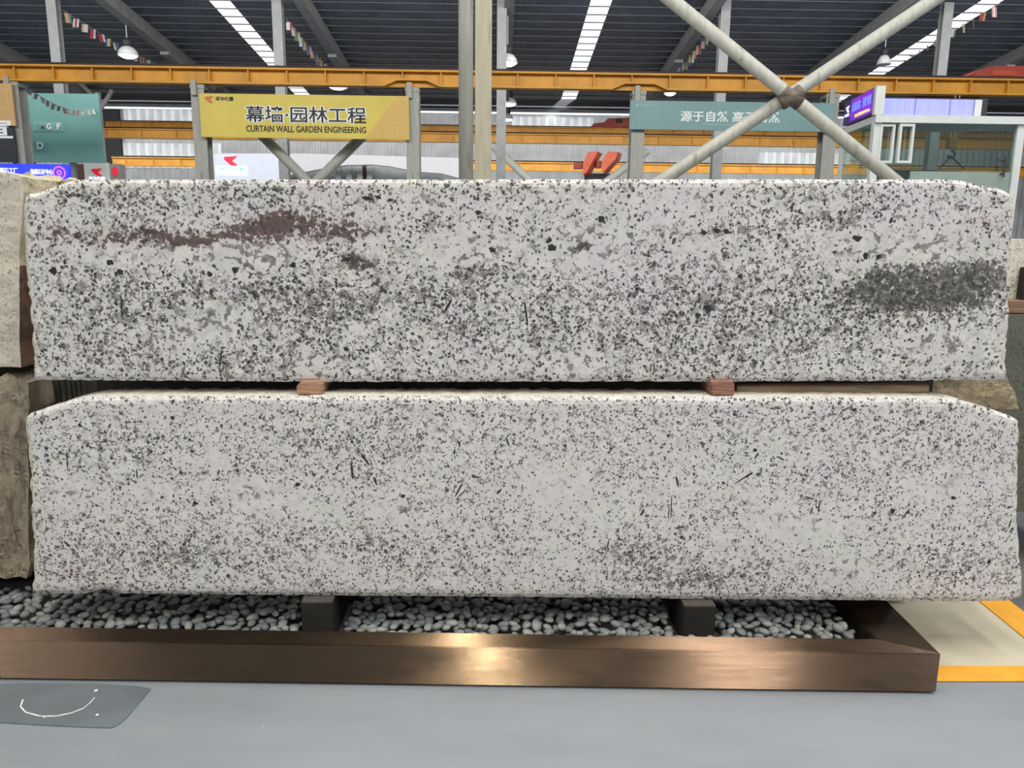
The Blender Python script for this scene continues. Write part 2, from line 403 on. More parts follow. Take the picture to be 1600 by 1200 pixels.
mb.prism([v + Vector((0,0,.005)) for v in (A0, A1, A1+wv_, A0+wv_)], (0,0,.003))
tag(mb.build('floor_marking', YLINE), 'yellow painted floor line slanting away behind the lower slab corner', 'floor marking', kind='thing')
mb = MB(); mb.prism([v + Vector((0,0,.005)) for v in (A0+wv_, A1+wv_, A1+wv_+Vector((3,0,0)), A0+wv_+Vector((3,0,0)))], (0,0,.002))
tag(mb.build('floor_aisle', DARKFL), kind='structure')
# dark patch on the floor with a chalk arc
pp = [PZ(x, y, .001) for x, y in ((-60,1072),(40,1068),(150,1069),(218,1073),(236,1077),(216,1101),(196,1124),(182,1135),(172,1138),(90,1135),(-60,1126))]
pr = empty('floor_patch', (pp[5].x, pp[5].y, 0), 'dark grey rectangular patch on the floor before the bronze planter', 'floor patch')
mb = MB(); mb.prism(pp, (0,0,.002)); mb.build('coating', PATCH, pr)
mb = MB()
arc = [(36,1093),(32,1104),(40,1113),(62,1119),(88,1119),(112,1114),(130,1107),(141,1098),(148,1090)]
for i, (a, b) in enumerate(zip(arc, arc[1:])):
    p, q = PZ(*a, .0035), PZ(*b, .0035)
    t = (q-p).normalized().cross(Vector((0,0,1)))*(.002 if i < 6 else .0012)
    mb.prism([p-t, q-t, q+t, p+t], (0,0,.0008))
mb.build('chalk_arc', CHALK, pr)
for x, y, r_ in ((152,1117,3),(150,1079,4),(70,1120,3)):
    mb = MB(); c_ = PZ(x, y, .0035); mb.prism([c_ + Vector((math.cos(i*1.05)*r_*.0016, math.sin(i*1.05)*r_*.0016, 0)) for i in range(6)], (0,0,.0008)); mb.build('chalk_dot', CHALK, pr)
# roof: near bay slopes down to the valley, far bay rises again ---
YV, ZV, YA, ZR = 45.0, PY(800, 153, 45).z, 18.0, 0
RZ = lambda Y: ZV + abs(Y - YV)*.1
SKX = [PY(395, 60, 34).x, PY(920, 60, 34).x, PY(1462, 60, 34).x]
def roof_plane_hit(px, py):
    d = ray(px, py); t = (ZV + YV*.1 - CAM_H)/(d.z + .1*d.y); return Vector((0,0,CAM_H)) + d*t
SKX = [roof_plane_hit(395, 60).x, roof_plane_hit(920, 60).x, roof_plane_hit(1457, 60).x]
SKW = (roof_plane_hit(935, 60).x - roof_plane_hit(906, 60).x)/2
def roof_strip(x0, x1, y0, y1, mat, name, kind='structure', th=.08, par=None):
    mb = MB(); vs = [Vector((x, y, RZ(y)+dz)) for dz in (0, th) for x, y in ((x0,y0),(x1,y0),(x1,y1),(x0,y1))]
    mb.add(vs, [(3,2,1,0),(4,5,6,7),(0,1,5,4),(1,2,6,5),(2,3,7,6),(3,0,4,7)])
    return tag(mb.build(name, mat, par), kind=kind)
edges = [-46] + [e for x in SKX for e in (x-SKW, x+SKW)] + [46]
mb = MB()
for y0, y1 in ((YA, YV), (YV, 61)):
    for i in range(0, len(edges), 2):
        x0, x1 = edges[i], edges[i+1]
        mb.add([Vector((x, y, RZ(y)+dz)) for dz in (0, .08) for x, y in ((x0,y0),(x1,y0),(x1,y1),(x0,y1))],
               [(3,2,1,0),(4,5,6,7),(0,1,5,4),(1,2,6,5),(2,3,7,6),(3,0,4,7)])
ceil = tag(mb.build('ceiling', ROOF), kind='structure')
n_ = 1
for x in SKX:
    for y0, y1 in ((YA, YV), (YV, 61)):
        roof_strip(x-SKW, x+SKW, y0, y1, SKYL, 'window_%d' % n_); n_ += 1
y = 19.0
while y < 60:
    mb = MB(); z = RZ(y); mb.box(-46, 46, y-.02, y+.02, z-.05, z-.01); mb.build('purlin', PURL, ceil); y += .82
# rafters running along the roof slope
for i, (px, lab) in enumerate(((-5, 'far left edge'), (262, 'above the dark grey column at left'), (519, 'right of the left skylight'), (793, 'behind the double column'),
                               (1067, 'crossing the slanting round tube'), (1326, 'behind the upper right tube'), (1612, 'at the far right edge'))):
    x = roof_plane_hit(px, 60).x; mb = MB()
    for y0, y1, hh in ((20, 36, .5), (36, 45, .62)):
        mb.add([Vector((x+sx, yy, RZ(yy)-.2-h)) for yy in (y0, y1) for sx, h in ((-.19,0),(.19,0),(.19,hh),(-.19,hh))],
               [(0,1,2,3),(7,6,5,4),(0,4,5,1),(1,5,6,2),(2,6,7,3),(3,7,4,0)])
    tag(mb.build('rafter', STEEL_D), 'grey steel rafter under the dark roof, ' + lab, 'rafter', 'rafters under the roof', 'thing')
# back wall with lit cladding sections
mb = MB(); mb.box(-46, 46, 60, 60.3, 0, RZ(60)); tag(mb.build('wall_back', WALLW), kind='structure')
for i, (x0, y0, x1, y1) in enumerate(((195,167,312,200),(195,225,312,262),(800,184,928,207),(1200,205,1330,216),(1185,240,1330,268),(312,224,345,278))):
    a, b = PY(x0, y1, 59.9), PY(x1, y0, 59.9); mb = MB(); mb.box(a.x, b.x, 59.86, 59.99, a.z, b.z)
    tag(mb.build('window_%d' % n_, WALLL), kind='structure'); n_ += 1
a, b = PY(160, 170, 59.7), PY(192, 262, 59.7); mb = MB(); mb.box(a.x, b.x, 59.6, 59.98, b.z, a.z); tag(mb.build('door_1', DARKMET), kind='structure')
for py in (169, 177):   # gutters across the far bay
    p = PY(800, py, 50 if py == 169 else 52); mb = MB(); mb.box(-30, 34, p.y-.1, p.y+.1, p.z-.06, p.z+.06)
    tag(mb.build('gutter', STEEL_D), 'pale gutter pipe crossing under the far roof, %s of the two' % ('upper' if py == 169 else 'lower'), 'gutter', kind='thing')

# columns ---------------------------------------------------------
def h_column(mb, x, y, z0, z1, wd, dp, t=.03):
    mb.box(x-wd/2, x+wd/2, y-dp/2, y-dp/2+t, z0, z1); mb.box(x-wd/2, x+wd/2, y+dp/2-t, y+dp/2, z0, z1); mb.box(x-t/2, x+t/2, y-dp/2+t, y+dp/2-t, z0, z1)
# crane runway nearest the viewer
YB = 22.0
gz1 = PY(800, 113, YB).z; gz0 = PY(800, 139, YB).z
COLX = [(31, 'beside the teal hoarding'), (316, 'at the left end of the yellow banner'), (646, 'at the right end of the yellow banner'), (995, 'at the left end of the teal banner'), (1293, 'at the right end of the teal banner')]
cx_world = [PY(px, 200, YB+.1).x for px, _ in COLX]
for (px, lab), x in zip(COLX, cx_world):
    c = empty('steel_column', (x, YB+.1, 0), 'grey steel column under the yellow girder ' + lab, 'column', 'columns under the near crane girder')
    mb = MB(); h_column(mb, x, YB+.1, 0, gz0-.12, .36, .4); mb.build('shaft', STEEL, c)
    mb = MB(); mb.box(x-.19, x+.19, YB-.12, YB+.35, gz0-.12, gz0-.015); mb.box(x-.13, x+.0, YB-.2, YB-.12, gz0-.3, gz0+.1); mb.build('cap_bracket', STEEL, c)
def girder(name_lab, Y, x0, x1, z0, z1, mat, step, par_group, haunch=()):
    g = empty('crane_girder', ((x0+x1)/2, Y, z0), name_lab, 'crane girder', par_group)
    mb = MB(); th = .07*(z1-z0)/.6
    mb.box(x0, x1, Y-.16, Y+.16, z1-th, z1); mb.box(x0, x1, Y-.01, Y+.01, z0, z1)
    cuts = sorted([x0, x1] + [c for h in haunch for c in (h-.75, h-.4, h+.4, h+.75) if x0 < c < x1]); up = (z1-z0)*.35
    lev = lambda x: z0 + (up if any(abs(x-h) < .41 for h in haunch) else 0)
    for a, b in zip(cuts, cuts[1:]):
        za, zb = lev(a), lev(b)
        if abs(a-b) < 1e-4: continue
        mb.add([(a,Y-.16,za),(b,Y-.16,zb),(b,Y+.16,zb),(a,Y+.16,za),(a,Y-.16,za+th),(b,Y-.16,zb+th),(b,Y+.16,zb+th),(a,Y+.16,za+th)],
               [(3,2,1,0),(4,5,6,7),(0,1,5,4),(1,2,6,5),(2,3,7,6),(3,0,4,7)])
    x = x0 + step/2
    while x < x1: mb.box(x-.015, x+.015, Y-.13, Y+.13, max(z0, lev(x)), z1-th); x += step
    mb.build('girder_beam', mat, g)
    mb = MB(); mb.box(x0, x1, Y-.06, Y+.06, z1, z1+(z1-z0)*.17); mb.build('crane_rail', RAIL, g)
    return g
girder('long yellow crane girder spanning the hall above the banners', YB, -17.5, 18, gz0, gz1, YELLOW, 1.03, None, cx_world[2:4])
# further runways
def far_girder(lab, Y, px0, px1, pt, pb, mat, ref=800):
    z1, z0 = PY(ref, pt, Y).z, PY(ref, pb, Y).z
    return girder(lab, Y, PY(px0, pt, Y).x, PY(px1, pt, Y).x, z0, z1, mat, 1.9, None)
far_girder('amber crane girder just below the banners, its left end on a bracket', 44.5, 140, 1620, 209, 224, ORANGE)
far_girder('amber crane girder directly above a second one, farther back', 50, 165, 1620, 198, 209, ORANGE)
far_girder('lowest amber crane girder, in front of the ribbed back wall', 56, 176, 1620, 253, 267, ORANGE)
# round roof columns standing behind the girder
for px, p1, lab in ((88, 60, 'left of the left hanging lamp'), (436, 60, 'at the foot of the left skylight'), (784, 60, 'just right of the double column'),
                (1130, 60, 'seen through the crossed tubes'), (1474, 60, 'in front of the right skylight')):
    x = PY(px, 60, 30.8).x; c = empty('roof_column', (x, 30.8, 0), 'slim grey column under the dark roof, ' + lab, 'column', 'slim roof columns')
    mb = MB(); h_column(mb, x, 30.8, 0, RZ(30.8)-.22, .36, .34); mb.build('shaft', STEEL_D, c)
# a slimmer column far back at left with curved bracket arms
x = PY(157, 200, 43).x; c = empty('bracket_column', (x, 43, 0), 'thin grey column with curved arms holding the left end of the amber girder', 'column')
mb = MB(); mb.tube((x, 43, 0), (x, 43, PY(157, 145, 43).z), .17); mb.build('shaft', STEEL_L, c)
mb = MB()
for s in (-1, 1):
    q = [PY(157, 170, 43), PY(157+s*8, 158, 43), PY(157+s*16, 145, 43), PY(157+s*(40 if s < 0 else 18), 122 if s < 0 else 140, 43)]
    for a, b in zip(q, q[1:]): mb.tube(a, b, .12, 8)
mb.build('curved_arm', STEEL, c)
mb = MB(); mb.prism([PY(139, 216, 43), PY(139, 226, 43), PY(155, 246, 43), PY(155, 216, 43)], (0, .4, 0)); mb.build('corbel', STEEL_L, c)
# near column: round pipe and box column side by side
x = PY(728, 140, 9.8).x; r = (PY(740, 140, 9.8).x - PY(717, 140, 9.8).x)/2
c = empty('pipe_column', (x, 9.8, 0), 'thick round grey pipe column rising behind the upper slab', 'column')
mb = MB(); mb.tube((x, 9.8, 0), (x, 9.8, 9.0), r, 28); mb.build('pipe', STEEL, c, smooth=False)
for p in c.children[0].data.polygons: p.use_smooth = len(p.vertices) == 4
mb = MB(); mb.box(x-r-.02, x+r+.02, 9.8-r-.02, 9.8+r+.02, 0, .03); mb.build('base_plate', STEEL_D, c)
x0, x1 = PY(742, 140, 10).x, PY(768, 140, 10).x; x = (x0+x1)/2
c = empty('box_column', (x, 10.1, 0), 'flat faced beige steel column standing right against the round pipe column', 'column')
mb = MB(); mb.box(x0, x1, 10.0, 10.24, 0, 9.0); mb.build('shaft', pm('beige_steel', (176,170,152), .55, var=.08, scale=5, stretch=(4,4,.5), dirt=(140,132,112)), c, bevel=.008)
mb = MB(); mb.box(x-.12, x+.16, 9.96, 10.34, 0, .03); mb.build('base_plate', STEEL_D, c)
# crossed round tubes at right
def cross(a0, a1, b0, b1, Y, r, lab, mat, joint):
    ext = lambda p, q: (q + (q-p)*((q.z-.05)/(p.z-q.z))) if q.z > .05 else q
    A0, A1, B0, B1 = PY(*a0, Y), PY(*a1, Y), PY(*b0, Y+r*1.1), PY(*b1, Y+r*1.1)
    A1, B1 = ext(A0, A1), ext(B0, B1)
    c = empty('cross_brace', ((A1.x+B1.x)/2, Y, 0), lab, 'brace')
    mb = MB(); mb.tube(A0, A1, r, 20); o = mb.build('tube', mat, c, smooth=True)
    mb = MB(); mb.tube(B0, B1, r, 20); o = mb.build('tube', mat, c, smooth=True)
    if joint:
        j = PY(*joint, Y); mb = MB(); da = (A1-A0).normalized(); db = (B1-B0).normalized()
        for d in (da, db): mb.tube(j - d*.14, j + d*.14, r*1.02, 20)
        mb.build('joint_sleeve', pm('rusted_joint', (96,88,78), .7, var=.35, scale=12), c, smooth=True)
    return c
cross((1018,-25), (1392,278), (1496,-25), (1040,278), 10.0, .083, 'pair of round grey tubes crossing in a large X in front of the teal banner', STEEL, (1236,152))
cross((340,141), (475,278), (640,141), (500,278), YB+.5, .14, 'pair of grey tubes crossing in a V shape below the yellow banner', STEEL, None)
cross((770,228), (826,280), (1012,236), (950,282), 36, .17, 'thin pale tubes crossing far back between the box column and the orange gantry', STEEL_L, None)

# ================================================================ banners and signs
def panel(mb, x0, y0, x1, y1, Y, th=.06):
    a, b = PY((x0+x1)/2, y1, Y), PY((x0+x1)/2, y0, Y)
    mb.box(PY(x0, (y0+y1)/2, Y).x, PY(x1, (y0+y1)/2, Y).x, Y, Y+th, a.z, b.z)
def sign(name, lab, cat, x0, y0, x1, y1, Y, mat, th=.06, part='board'):
    p = PY((x0+x1)/2, y1, Y); s = empty(name, p, lab, cat)
    mb = MB(); panel(mb, x0, y0, x1, y1, Y, th); mb.build(part, mat, s)
    return s
def stand(s, px, Y, z, w_=.08):
    x = PY(px, 270, Y).x; mb = MB(); mb.box(x-w_, x+w_, Y+.07, Y+.07+w_*2, 0, z); mb.build('stand_post', STEEL_D, s)
def line(s, text, x0, y0, x1, y1, Y, mat, bold=.02, name='lettering', thick=.012):
    a, b = PY(x0, (y0+y1)/2, Y), PY(x1, (y0+y1)/2, Y); zc = PY((x0+x1)/2, (y0+y1)/2, Y)
    h = PY((x0+x1)/2, y0, Y).z - PY((x0+x1)/2, y1, Y).z
    return lettering(name, text, s, mat, (zc.x, Y, zc.z), EX, EZ, b.x-a.x, h, bold, 'C', thick)
YS = YB - .25
s = sign('yellow_banner', 'yellow banner with black lettering between two columns under the crane girder', 'banner', 313, 148, 639, 216, YS, SIGN_Y)
mb = MB(); mb.prism([PY(571, 215.5, YS), PY(638, 216, YS), PY(638, 151, YS), PY(620, 151, YS)], (0, -.006, 0)); mb.build('gold_corner', SIGN_YS, s)
for dx, dy in ((-1.5, -1), (1.5, -1), (-1.5, 1.2), (1.5, 1.2)):
    line(s, '幕墙·园林工程', 384+dx, 166.5+dy, 572+dx, 192+dy, YS, WHITEL, .014, 'lettering_outline', .008 + .0005*(dx+dy))
line(s, '幕墙·园林工程', 384, 166.5, 572, 192, YS, INK, .012, 'lettering', .016)
line(s, 'CURTAIN WALL GARDEN ENGINEERING', 385, 197, 572, 207, YS, INK, .012)
logo(s, ORLOGO, YS, 321, 150.5, 333, 160)
line(s, '环中幻景', 337, 151, 365, 158, YS, INK, .02)
s = sign('teal_banner', 'teal banner with pale lettering behind the crossed round tubes', 'banner', 984, 159, 1303, 204, YS, SIGN_T)
line(s, '源于自然 高于自然', 1063, 174, 1219, 191, YS, WHITEL, .015)
line(s, 'ORIGINATED FROM NATURE ABOVE NATURE', 1097, 194, 1182, 197, YS, PALEL, .0)
line(s, '环中幻景', 1000, 163, 1019, 167, YS, PALEL, .01); logo(s, PALEL, YS, 994, 163, 998, 167)
Y = 26.0
s = sign('teal_hoarding', 'large pale teal hoarding with faint letters beside the leftmost column', 'hoarding', 40, 146, 158, 254, Y, TEALG)
mb = MB(); panel(mb, 52, 190, 99, 205, Y-.01, .01); mb.build('letter_box', pm('teal_box', (116,164,158), .4, var=.04), s)
for t, x0, y0, x1, y1, m in (('I M', 58, 193, 70, 202, SIGN_T), ('G', 73, 193, 80, 202, WHITEL), ('F', 89, 193, 95, 202, WHITEL), ('D', 58, 222, 68, 233, PALEL), ('[', 53, 220, 56, 235, SIGN_T), (']', 70, 220, 73, 235, SIGN_T)):
    line(s, t, x0, y0, x1, y1, Y-.02, m, .02)
stand(s, 48, Y, 4.2); stand(s, 112, Y, 4.2)
s = sign('tan_board', 'plain tan board hanging at the left edge above the black sign', 'board', -40, 130, 21, 196, YS, TAN)
s = sign('black_sign', 'black sign with one cut off white character below the tan board', 'sign', -40, 199, 24, 253, YS, BLACKB)
line(s, '宣', -30, 185, 19, 216, YS, WHITEL, .02)
Y = 21.0
s = sign('blue_led_sign', 'glowing blue screen with white characters above the stones at left', 'screen', -40, 256, 108, 282, Y, BLUELED, .1, 'screen')
line(s, '阅石工厂', 0, 262, 28, 271, Y, LEDW); line(s, '饰面石材中心', 48, 264, 83, 273, Y, LEDW); line(s, 'STONE CENTRE', 52, 275, 82, 277, Y, LEDW, .0)
c_ = PY(93, 270, Y); mb = MB()
for r_, r2 in ((.17,.13),(.07,.03)):
    mb.add([c_ + Vector((math.cos(i*math.pi/12)*q, -.012, math.sin(i*math.pi/12)*q)) for q in (r_, r2) for i in range(24)], [(i, (i+1) % 24, 24+(i+1) % 24, 24+i) for i in range(24)])
mb.build('emblem', LEDP, s, recalc=False)
s_l = s = sign('logo_board', 'small square grey board with a red arrow logo beside the blue screen', 'sign', 132, 254, 169.5, 290, 27, emis('pale_board_glow', (178,182,178), .45, .04), .1)  # board glow added to brighten it in the dim corner
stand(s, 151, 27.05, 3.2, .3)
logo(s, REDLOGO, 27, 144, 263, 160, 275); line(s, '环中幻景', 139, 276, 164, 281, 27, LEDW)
s = sign('logo_pillar', 'narrow grey pillar with a round red mark, right of the square logo board', 'sign', 170, 256, 188, 290, 27.6, pm('grey_pillar', (150,146,144), .5, var=.08), .4)
mb = MB(); c_ = PY(180, 268, 27.6); mb.prism([c_ + Vector((math.cos(i*math.pi/8)*.1, 0, math.sin(i*math.pi/8)*.16)) for i in range(16)], (0,-.02,0)); mb.build('logo', REDLOGO, s)
stand(s, 179, 27.35, 3.2, .16)
s = sign('brown_door_panel', 'dark brown door panel behind the small logo board', 'door', 116, 256, 140, 292, 29, BRACKET)
stand(s, 128, 28.95, 3.3, .25)
# white exhibition booth with a curved lower edge
Y = 34.6
p = PY(520, 280, Y); s = empty('exhibition_booth', (p.x, Y, 0), 'white exhibition booth fascia with red arrow logo and curved lower edge', 'booth')
top = [(327,239.5),(480,240),(720,247)]; bot = [(720,279),(690,271),(650,268),(610,260),(580,257),(540,258),(505,263),(470,270),(432,277),(420,284),(327,284)]
mb = MB(); mb.prism([PY(x, y, Y) for x, y in top + bot], (0, .5, 0)); mb.build('fascia', WHITEP, s)
mb = MB(); panel(mb, 331, 242, 440, 290, Y-.06, .05); mb.build('lit_panel', BOOTHW, s)
logo(s, REDLOGO, Y-.06, 351, 244, 371, 258.5)
mb = MB(); panel(mb, 338, 259.5, 386, 274, Y-.08, .02); mb.build('caption_plate', LEDW, s)
line(s, '环中幻景', 342, 261.5, 382, 267, Y-.08, LEDC); line(s, 'HUANZHONG HUANJING', 342, 269, 376, 271.5, Y-.08, LEDC, 0)
mb = MB(); a, b = PY(420, 290, Y+2), PY(730, 250, Y+2); mb.box(a.x, b.x, Y+2, Y+2.1, 0, b.z); mb.build('rear_wall', BOOTHD, s)
mb = MB()
for px in (528, 545, 562, 577): a = PY(px, 270, Y+1.5); mb.box(a.x-.12, a.x+.12, Y+1.5, Y+1.8, 0, a.z+.3)
mb.build('inner_post', ALU, s)
mb = MB(); a, b = PY(566, 280, Y+1.7), PY(576, 258, Y+1.7); mb.box(a.x, b.x, Y+1.7, Y+1.9, 0, b.z); mb.build('inner_door', BRACKET, s)

# ================================================================ cranes
Y = 49.9; s_ = PY(950, 197, Y); s = empty('crane_trolley', s_, 'red crane carriage on the upper amber girder left of the teal banner', 'crane')
mb = MB(); mb.prism([PY(x, y, Y) for x, y in ((927,198.5),(976,198.5),(1010,198.5),(1010,183),(975,184),(950,185),(944,191),(927,193))], (0, 1.2, 0)); mb.build('carriage', RED, s)
mb = MB(); panel(mb, 962, 186, 973, 192, Y-.05, .1); mb.build('motor', DARKMET, s)
Y = 40.0; s = empty('gantry_legs', (PY(940, 300, Y).x, Y, 0), 'orange red slanted gantry legs between the box column and the teal banner', 'crane')
for pts in (((919,237),(934,237),(916,270),(911,273),(911,255)), ((949,237),(965,237),(962,248),(942,270),(940,266),(941,251))):
    mb = MB(); mb.prism([PY(x, y, Y) for x, y in pts], (.35, .9, 0)); mb.build('leg', SALMON, s)
for q in ((898,254,912,263),(932,251,940,262)):
    mb = MB(); panel(mb, *q, Y+.3, .5); mb.build('wheel_box', RED, s)
mb = MB(); q0, q1 = PY(914, 271, Y+1), PY(914, 300, Y+1); mb.box(q0.x, q0.x+1.6, Y+.9, Y+1.3, .0, q0.z); mb.build('support', DARKMET, s)
Y = 23.2; s_ = PY(1570, 122, Y); s = empty('crane_hoist', s_, 'red crane carriage above the yellow girder at right', 'crane')
mb = MB(); mb.prism([PY(x, y, Y) for x, y in ((1515,124),(1640,124),(1640,102),(1545,104),(1538,108),(1526,113))], (0, 1.5, 0)); mb.build('carriage', RED, s)
mb = MB(); panel(mb, 1551, 110, 1590, 118, Y-.02, .03); mb.build('side_plate', pm('red_plate', (196,78,52), .5), s)
Y = 22.3; s = sign('red_box_beam', 'dull red crane beam below the yellow girder above the glass office', 'crane', 1430, 147, 1530, 160, Y, pm('dull_red_paint', (120,52,44), .5, var=.15), .5, 'beam')
for px in (1445, 1516):
    x = PY(px, 150, Y).x; mb = MB(); mb.box(x-.06, x+.06, Y-.2, Y+.1, PY(1480, 150, Y).z, gz0+.01); mb.build('hanger', RED, s)

# ================================================================ hanging lamps and bunting
def lamp(px, py, Y, lab, lit=True, rz=None, sc_=1.0):
    p = PY(px, py, Y); s = empty('pendant_lamp', p, lab, 'lamp', 'high bay lamps')
    rz = RZ(Y)-.05
    mb = MB(); mb.tube((p.x, Y, p.z+.55), (p.x, Y, rz), .022, 8); mb.build('rod', CABLE, s)
    mb = MB(); mb.lathe([(0,.55),(.16*sc_,.55),(.2*sc_,.45),(.2*sc_,.28),(.16*sc_,.24)], p, 16); mb.build('driver_housing', DARKMET, s, smooth=True)
    mb = MB(); mb.lathe([(.1,.26),(.24*sc_,.2),(.36*sc_,.05),(.4*sc_,-.1),(.38*sc_,-.1),(.22*sc_,.16),(.0,.2)], p, 20); mb.build('lamp_shade', LAMPSH, s, smooth=True)
    if lit:
        mb = MB(); mb.lathe([(0,-.2),(.2*sc_,-.19),(.33*sc_,-.12),(.36*sc_,-.04),(.2*sc_,.05),(0,.08)], p, 20); mb.build('bulb', BULB, s, smooth=True)
lamp(200, 83, 33, 'hanging lamp over the bunting at left, its long rod in view')
lamp(793, 95, 31.4, 'hanging lamp with a long rod just right of the double column')
lamp(795, 160, 43, 'hanging lamp below the yellow girder beside the box column', sc_=1.1)
lamp(793, 184, 49, 'smallest hanging lamp, lowest of three beside the box column', sc_=.9)
lamp(528, 133, 38, 'bright hanging lamp under the girder above the yellow banner', sc_=1.2)
lamp(1047, 143, 40, 'small hanging lamp at the end of the bunting above the teal banner', sc_=.8)
lamp(1381, 97, 33, 'dark hanging lamp beside the right skylight', False, sc_=.7)
FC = [pm('flag_%s' % n, c, .8, var=.08, scale=12) for n, c in (('red', (150,56,62)), ('white', (190,190,188)), ('blue', (76,84,116)), ('green', (78,108,96)), ('pink', (180,130,130)), ('yellow', (176,150,96)))]
random.seed(5)
def bunting(px, py, Y0, Y1, lab, step=.62, fs=1.0, FC=FC):
    p0 = PY(px, py, Y0); z = p0.z; x = p0.x
    s = empty('bunting', (x, Y0, z), lab, 'bunting', 'strings of little flags')
    pts = [Vector((x, Y0+(Y1-Y0)*t/8, z-.25*math.sin(math.pi*t/8))) for t in range(9)]
    mb = MB()
    for a, b in zip(pts, pts[1:]): mb.tube(a, b, .012, 5)
    mb.build('string', CABLE, s); L = Y1-Y0; n = int(L/step)
    for i in range(n):
        t = (i+.5)/n; y = Y0+L*t; zz = z-.25*math.sin(math.pi*t); sw = random.uniform(-.5, .5); mb = MB(); hw = .11*fs; hh = .34*fs*random.uniform(.85, 1.1)
        dx, dy = math.sin(sw+1.2)*hw, math.cos(sw+1.2)*hw; tl = random.uniform(-.06, .06)
        for j in range(3):
            mb.cur = j
            k0, k1 = -1+2*j/3, -1+2*(j+1)/3
            mb.prism([Vector((x+dx*k0, y+dy*k0, zz)), Vector((x+dx*k1, y+dy*k1, zz)), Vector((x+dx*k1+tl, y+dy*k1, zz-hh)), Vector((x+dx*k0+tl, y+dy*k0, zz-hh))], (0, .004, 0))
        cs = random.sample(FC, 2); mb.build('flag', [cs[0], cs[1], random.choice(FC)] if random.random() < .6 else [cs[0], cs[0], cs[1]], s)
bunting(98, 16, 31.5, 44, 'string of small flags passing the left hanging lamp')
bunting(448, 30, 32, 44, 'string of small mostly red flags right of the left skylight')
bunting(1109, 52, 33, 44, 'string of small flags ending above the teal banner')
bunting(1562, 6, 31, 44, 'string of small flags hanging along the right skylight')
bunting(42, 137, 22.4, 26.0, 'string of pale flags hanging in front of the teal hoarding', .27, .42, [FC[1], FC[1], FC[4], pm('flag_pale', (214,214,212), .8)])

# ================================================================ glass office at right
Y = 12.0; Y2 = 13.4
xl, xr = PY(1362, 240, Y).x, PY(1592, 240, Y).x; zt = PY(1480, 181, Y).z; zb = 0
s = empty('glass_office', ((xl+xr)/2, Y, 0), 'white framed glass office box beyond the right end of the upper slab', 'office')
th = .1
mb = MB(); mb.box(xl, xr+.05, Y-.03, Y+th, zt-.11, zt); mb.build('top_rail', ALU, s)
mb = MB(); mb.box(xl, xl+.11, Y, Y+th, 0, zt-.11); mb.build('corner_post', ALU, s)
mb = MB(); mb.box(xr-.06, xr+.05, Y, Y+th, 0, zt-.11); mb.build('corner_post', ALU, s)
xL2 = PY(1317, 230, Y2).x
mb = MB(); mb.bar((xl+.03, Y+.1, zt-.06), (xL2, Y2, zt-.06), .06, .1); mb.build('side_rail', ALU, s)
mb = MB(); mb.box(xL2-.03, xL2+.03, Y2, Y2+.06, 0, zt-.1); mb.build('rear_post', ALU, s)
mb = MB(); mb.box(xL2-.05, xr+.05, Y+.1, Y2+.2, zt-.02, zt+.02); mb.build('roof', WHITEP, s)
x1, x2 = PY(1372, 240, Y).x, PY(1423, 240, Y).x; z2 = PY(1395, 255, Y).z
gx = PY(1425, 240, Y).x
mb = MB(); mb.box(gx, xr-.06, Y+.04, Y+.05, 0, zt-.11); mb.build('glass_pane', GLASS, s)
mb = MB(); mb.box(xl+.11, gx, Y+.06, Y+.07, 0, zt-.11); mb.build('glass_pane', GLASS, s)
mb = MB(); mb.prism([Vector((xl+.02, Y+.12, 0)), Vector((xL2+.02, Y2-.02, 0)), Vector((xL2+.02, Y2-.02, zt-.12)), Vector((xl+.02, Y+.12, zt-.12))], (.01, 0, 0)); mb.build('side_pane', GLASS, s)
for a, b, oy in ((x1, PY(1397, 220, Y).x, .0), (PY(1402, 220, Y).x, x2, -.04)):
    mb = MB(); t = .035; zz = zt-.13
    mb.box(a, a+t, Y+oy-.01, Y+oy+.05, z2, zz); mb.box(b-t, b, Y+oy-.01, Y+oy+.05, z2, zz); mb.box(a+t, b-t, Y+oy-.01, Y+oy+.05, z2, z2+t); mb.box(a+t, b-t, Y+oy-.01, Y+oy+.05, zz-t, zz)
    mb.build('window_sash', ALU, s)
mb = MB(); zf = PY(1500, 268, Y).z; mb.box(gx+.02, xr-.07, Y+.032, Y+.039, 0, zf); mb.build('frosted_band', FROST, s)
mb = MB(); hx = PY(1567, 255, Y).x; h0, h1 = PY(1567, 277, Y).z, PY(1567, 246, Y).z
mb.tube((hx, Y-.05, h0), (hx, Y-.05, h1), .018, 10); mb.tube((hx, Y-.05, h0+.05), (hx, Y+.04, h0+.05), .012, 8); mb.tube((hx, Y-.05, h1-.05), (hx, Y+.04, h1-.05), .012, 8); mb.build('door_handle', DARKMET, s)
mb = MB(); mb.box(gx+.1, xr+.05, Y2+.1, Y2+.2, 0, zf+.15); mb.build('rear_wall', BOOTHD, s)
# lit strip on the office roof
a, b = PY(1366, 179, Y+.3), PY(1541, 156, Y+.3); s2 = empty('led_strip', ((a.x+b.x)/2, Y+.3, zt), 'long periwinkle lit panel standing on the glass office roof', 'screen')
n = 5; ws = [1368,1377,1430,1484,1522,1535]
for i in range(5):
    mb = MB(); mb.box(PY(ws[i], 168, Y+.3).x+.012, PY(ws[i+1], 168, Y+.3).x-.012, Y+.3, Y+.36, zt+.02, b.z); mb.build('lit_panel', PANELB if i < 4 else ALU, s2)
mb = MB(); mb.box(PY(1366, 168, Y+.4).x, PY(1541, 168, Y+.4).x, Y+.37, Y+.45, zt+.02, b.z+.03); mb.build('backing', DARKMET, s2)
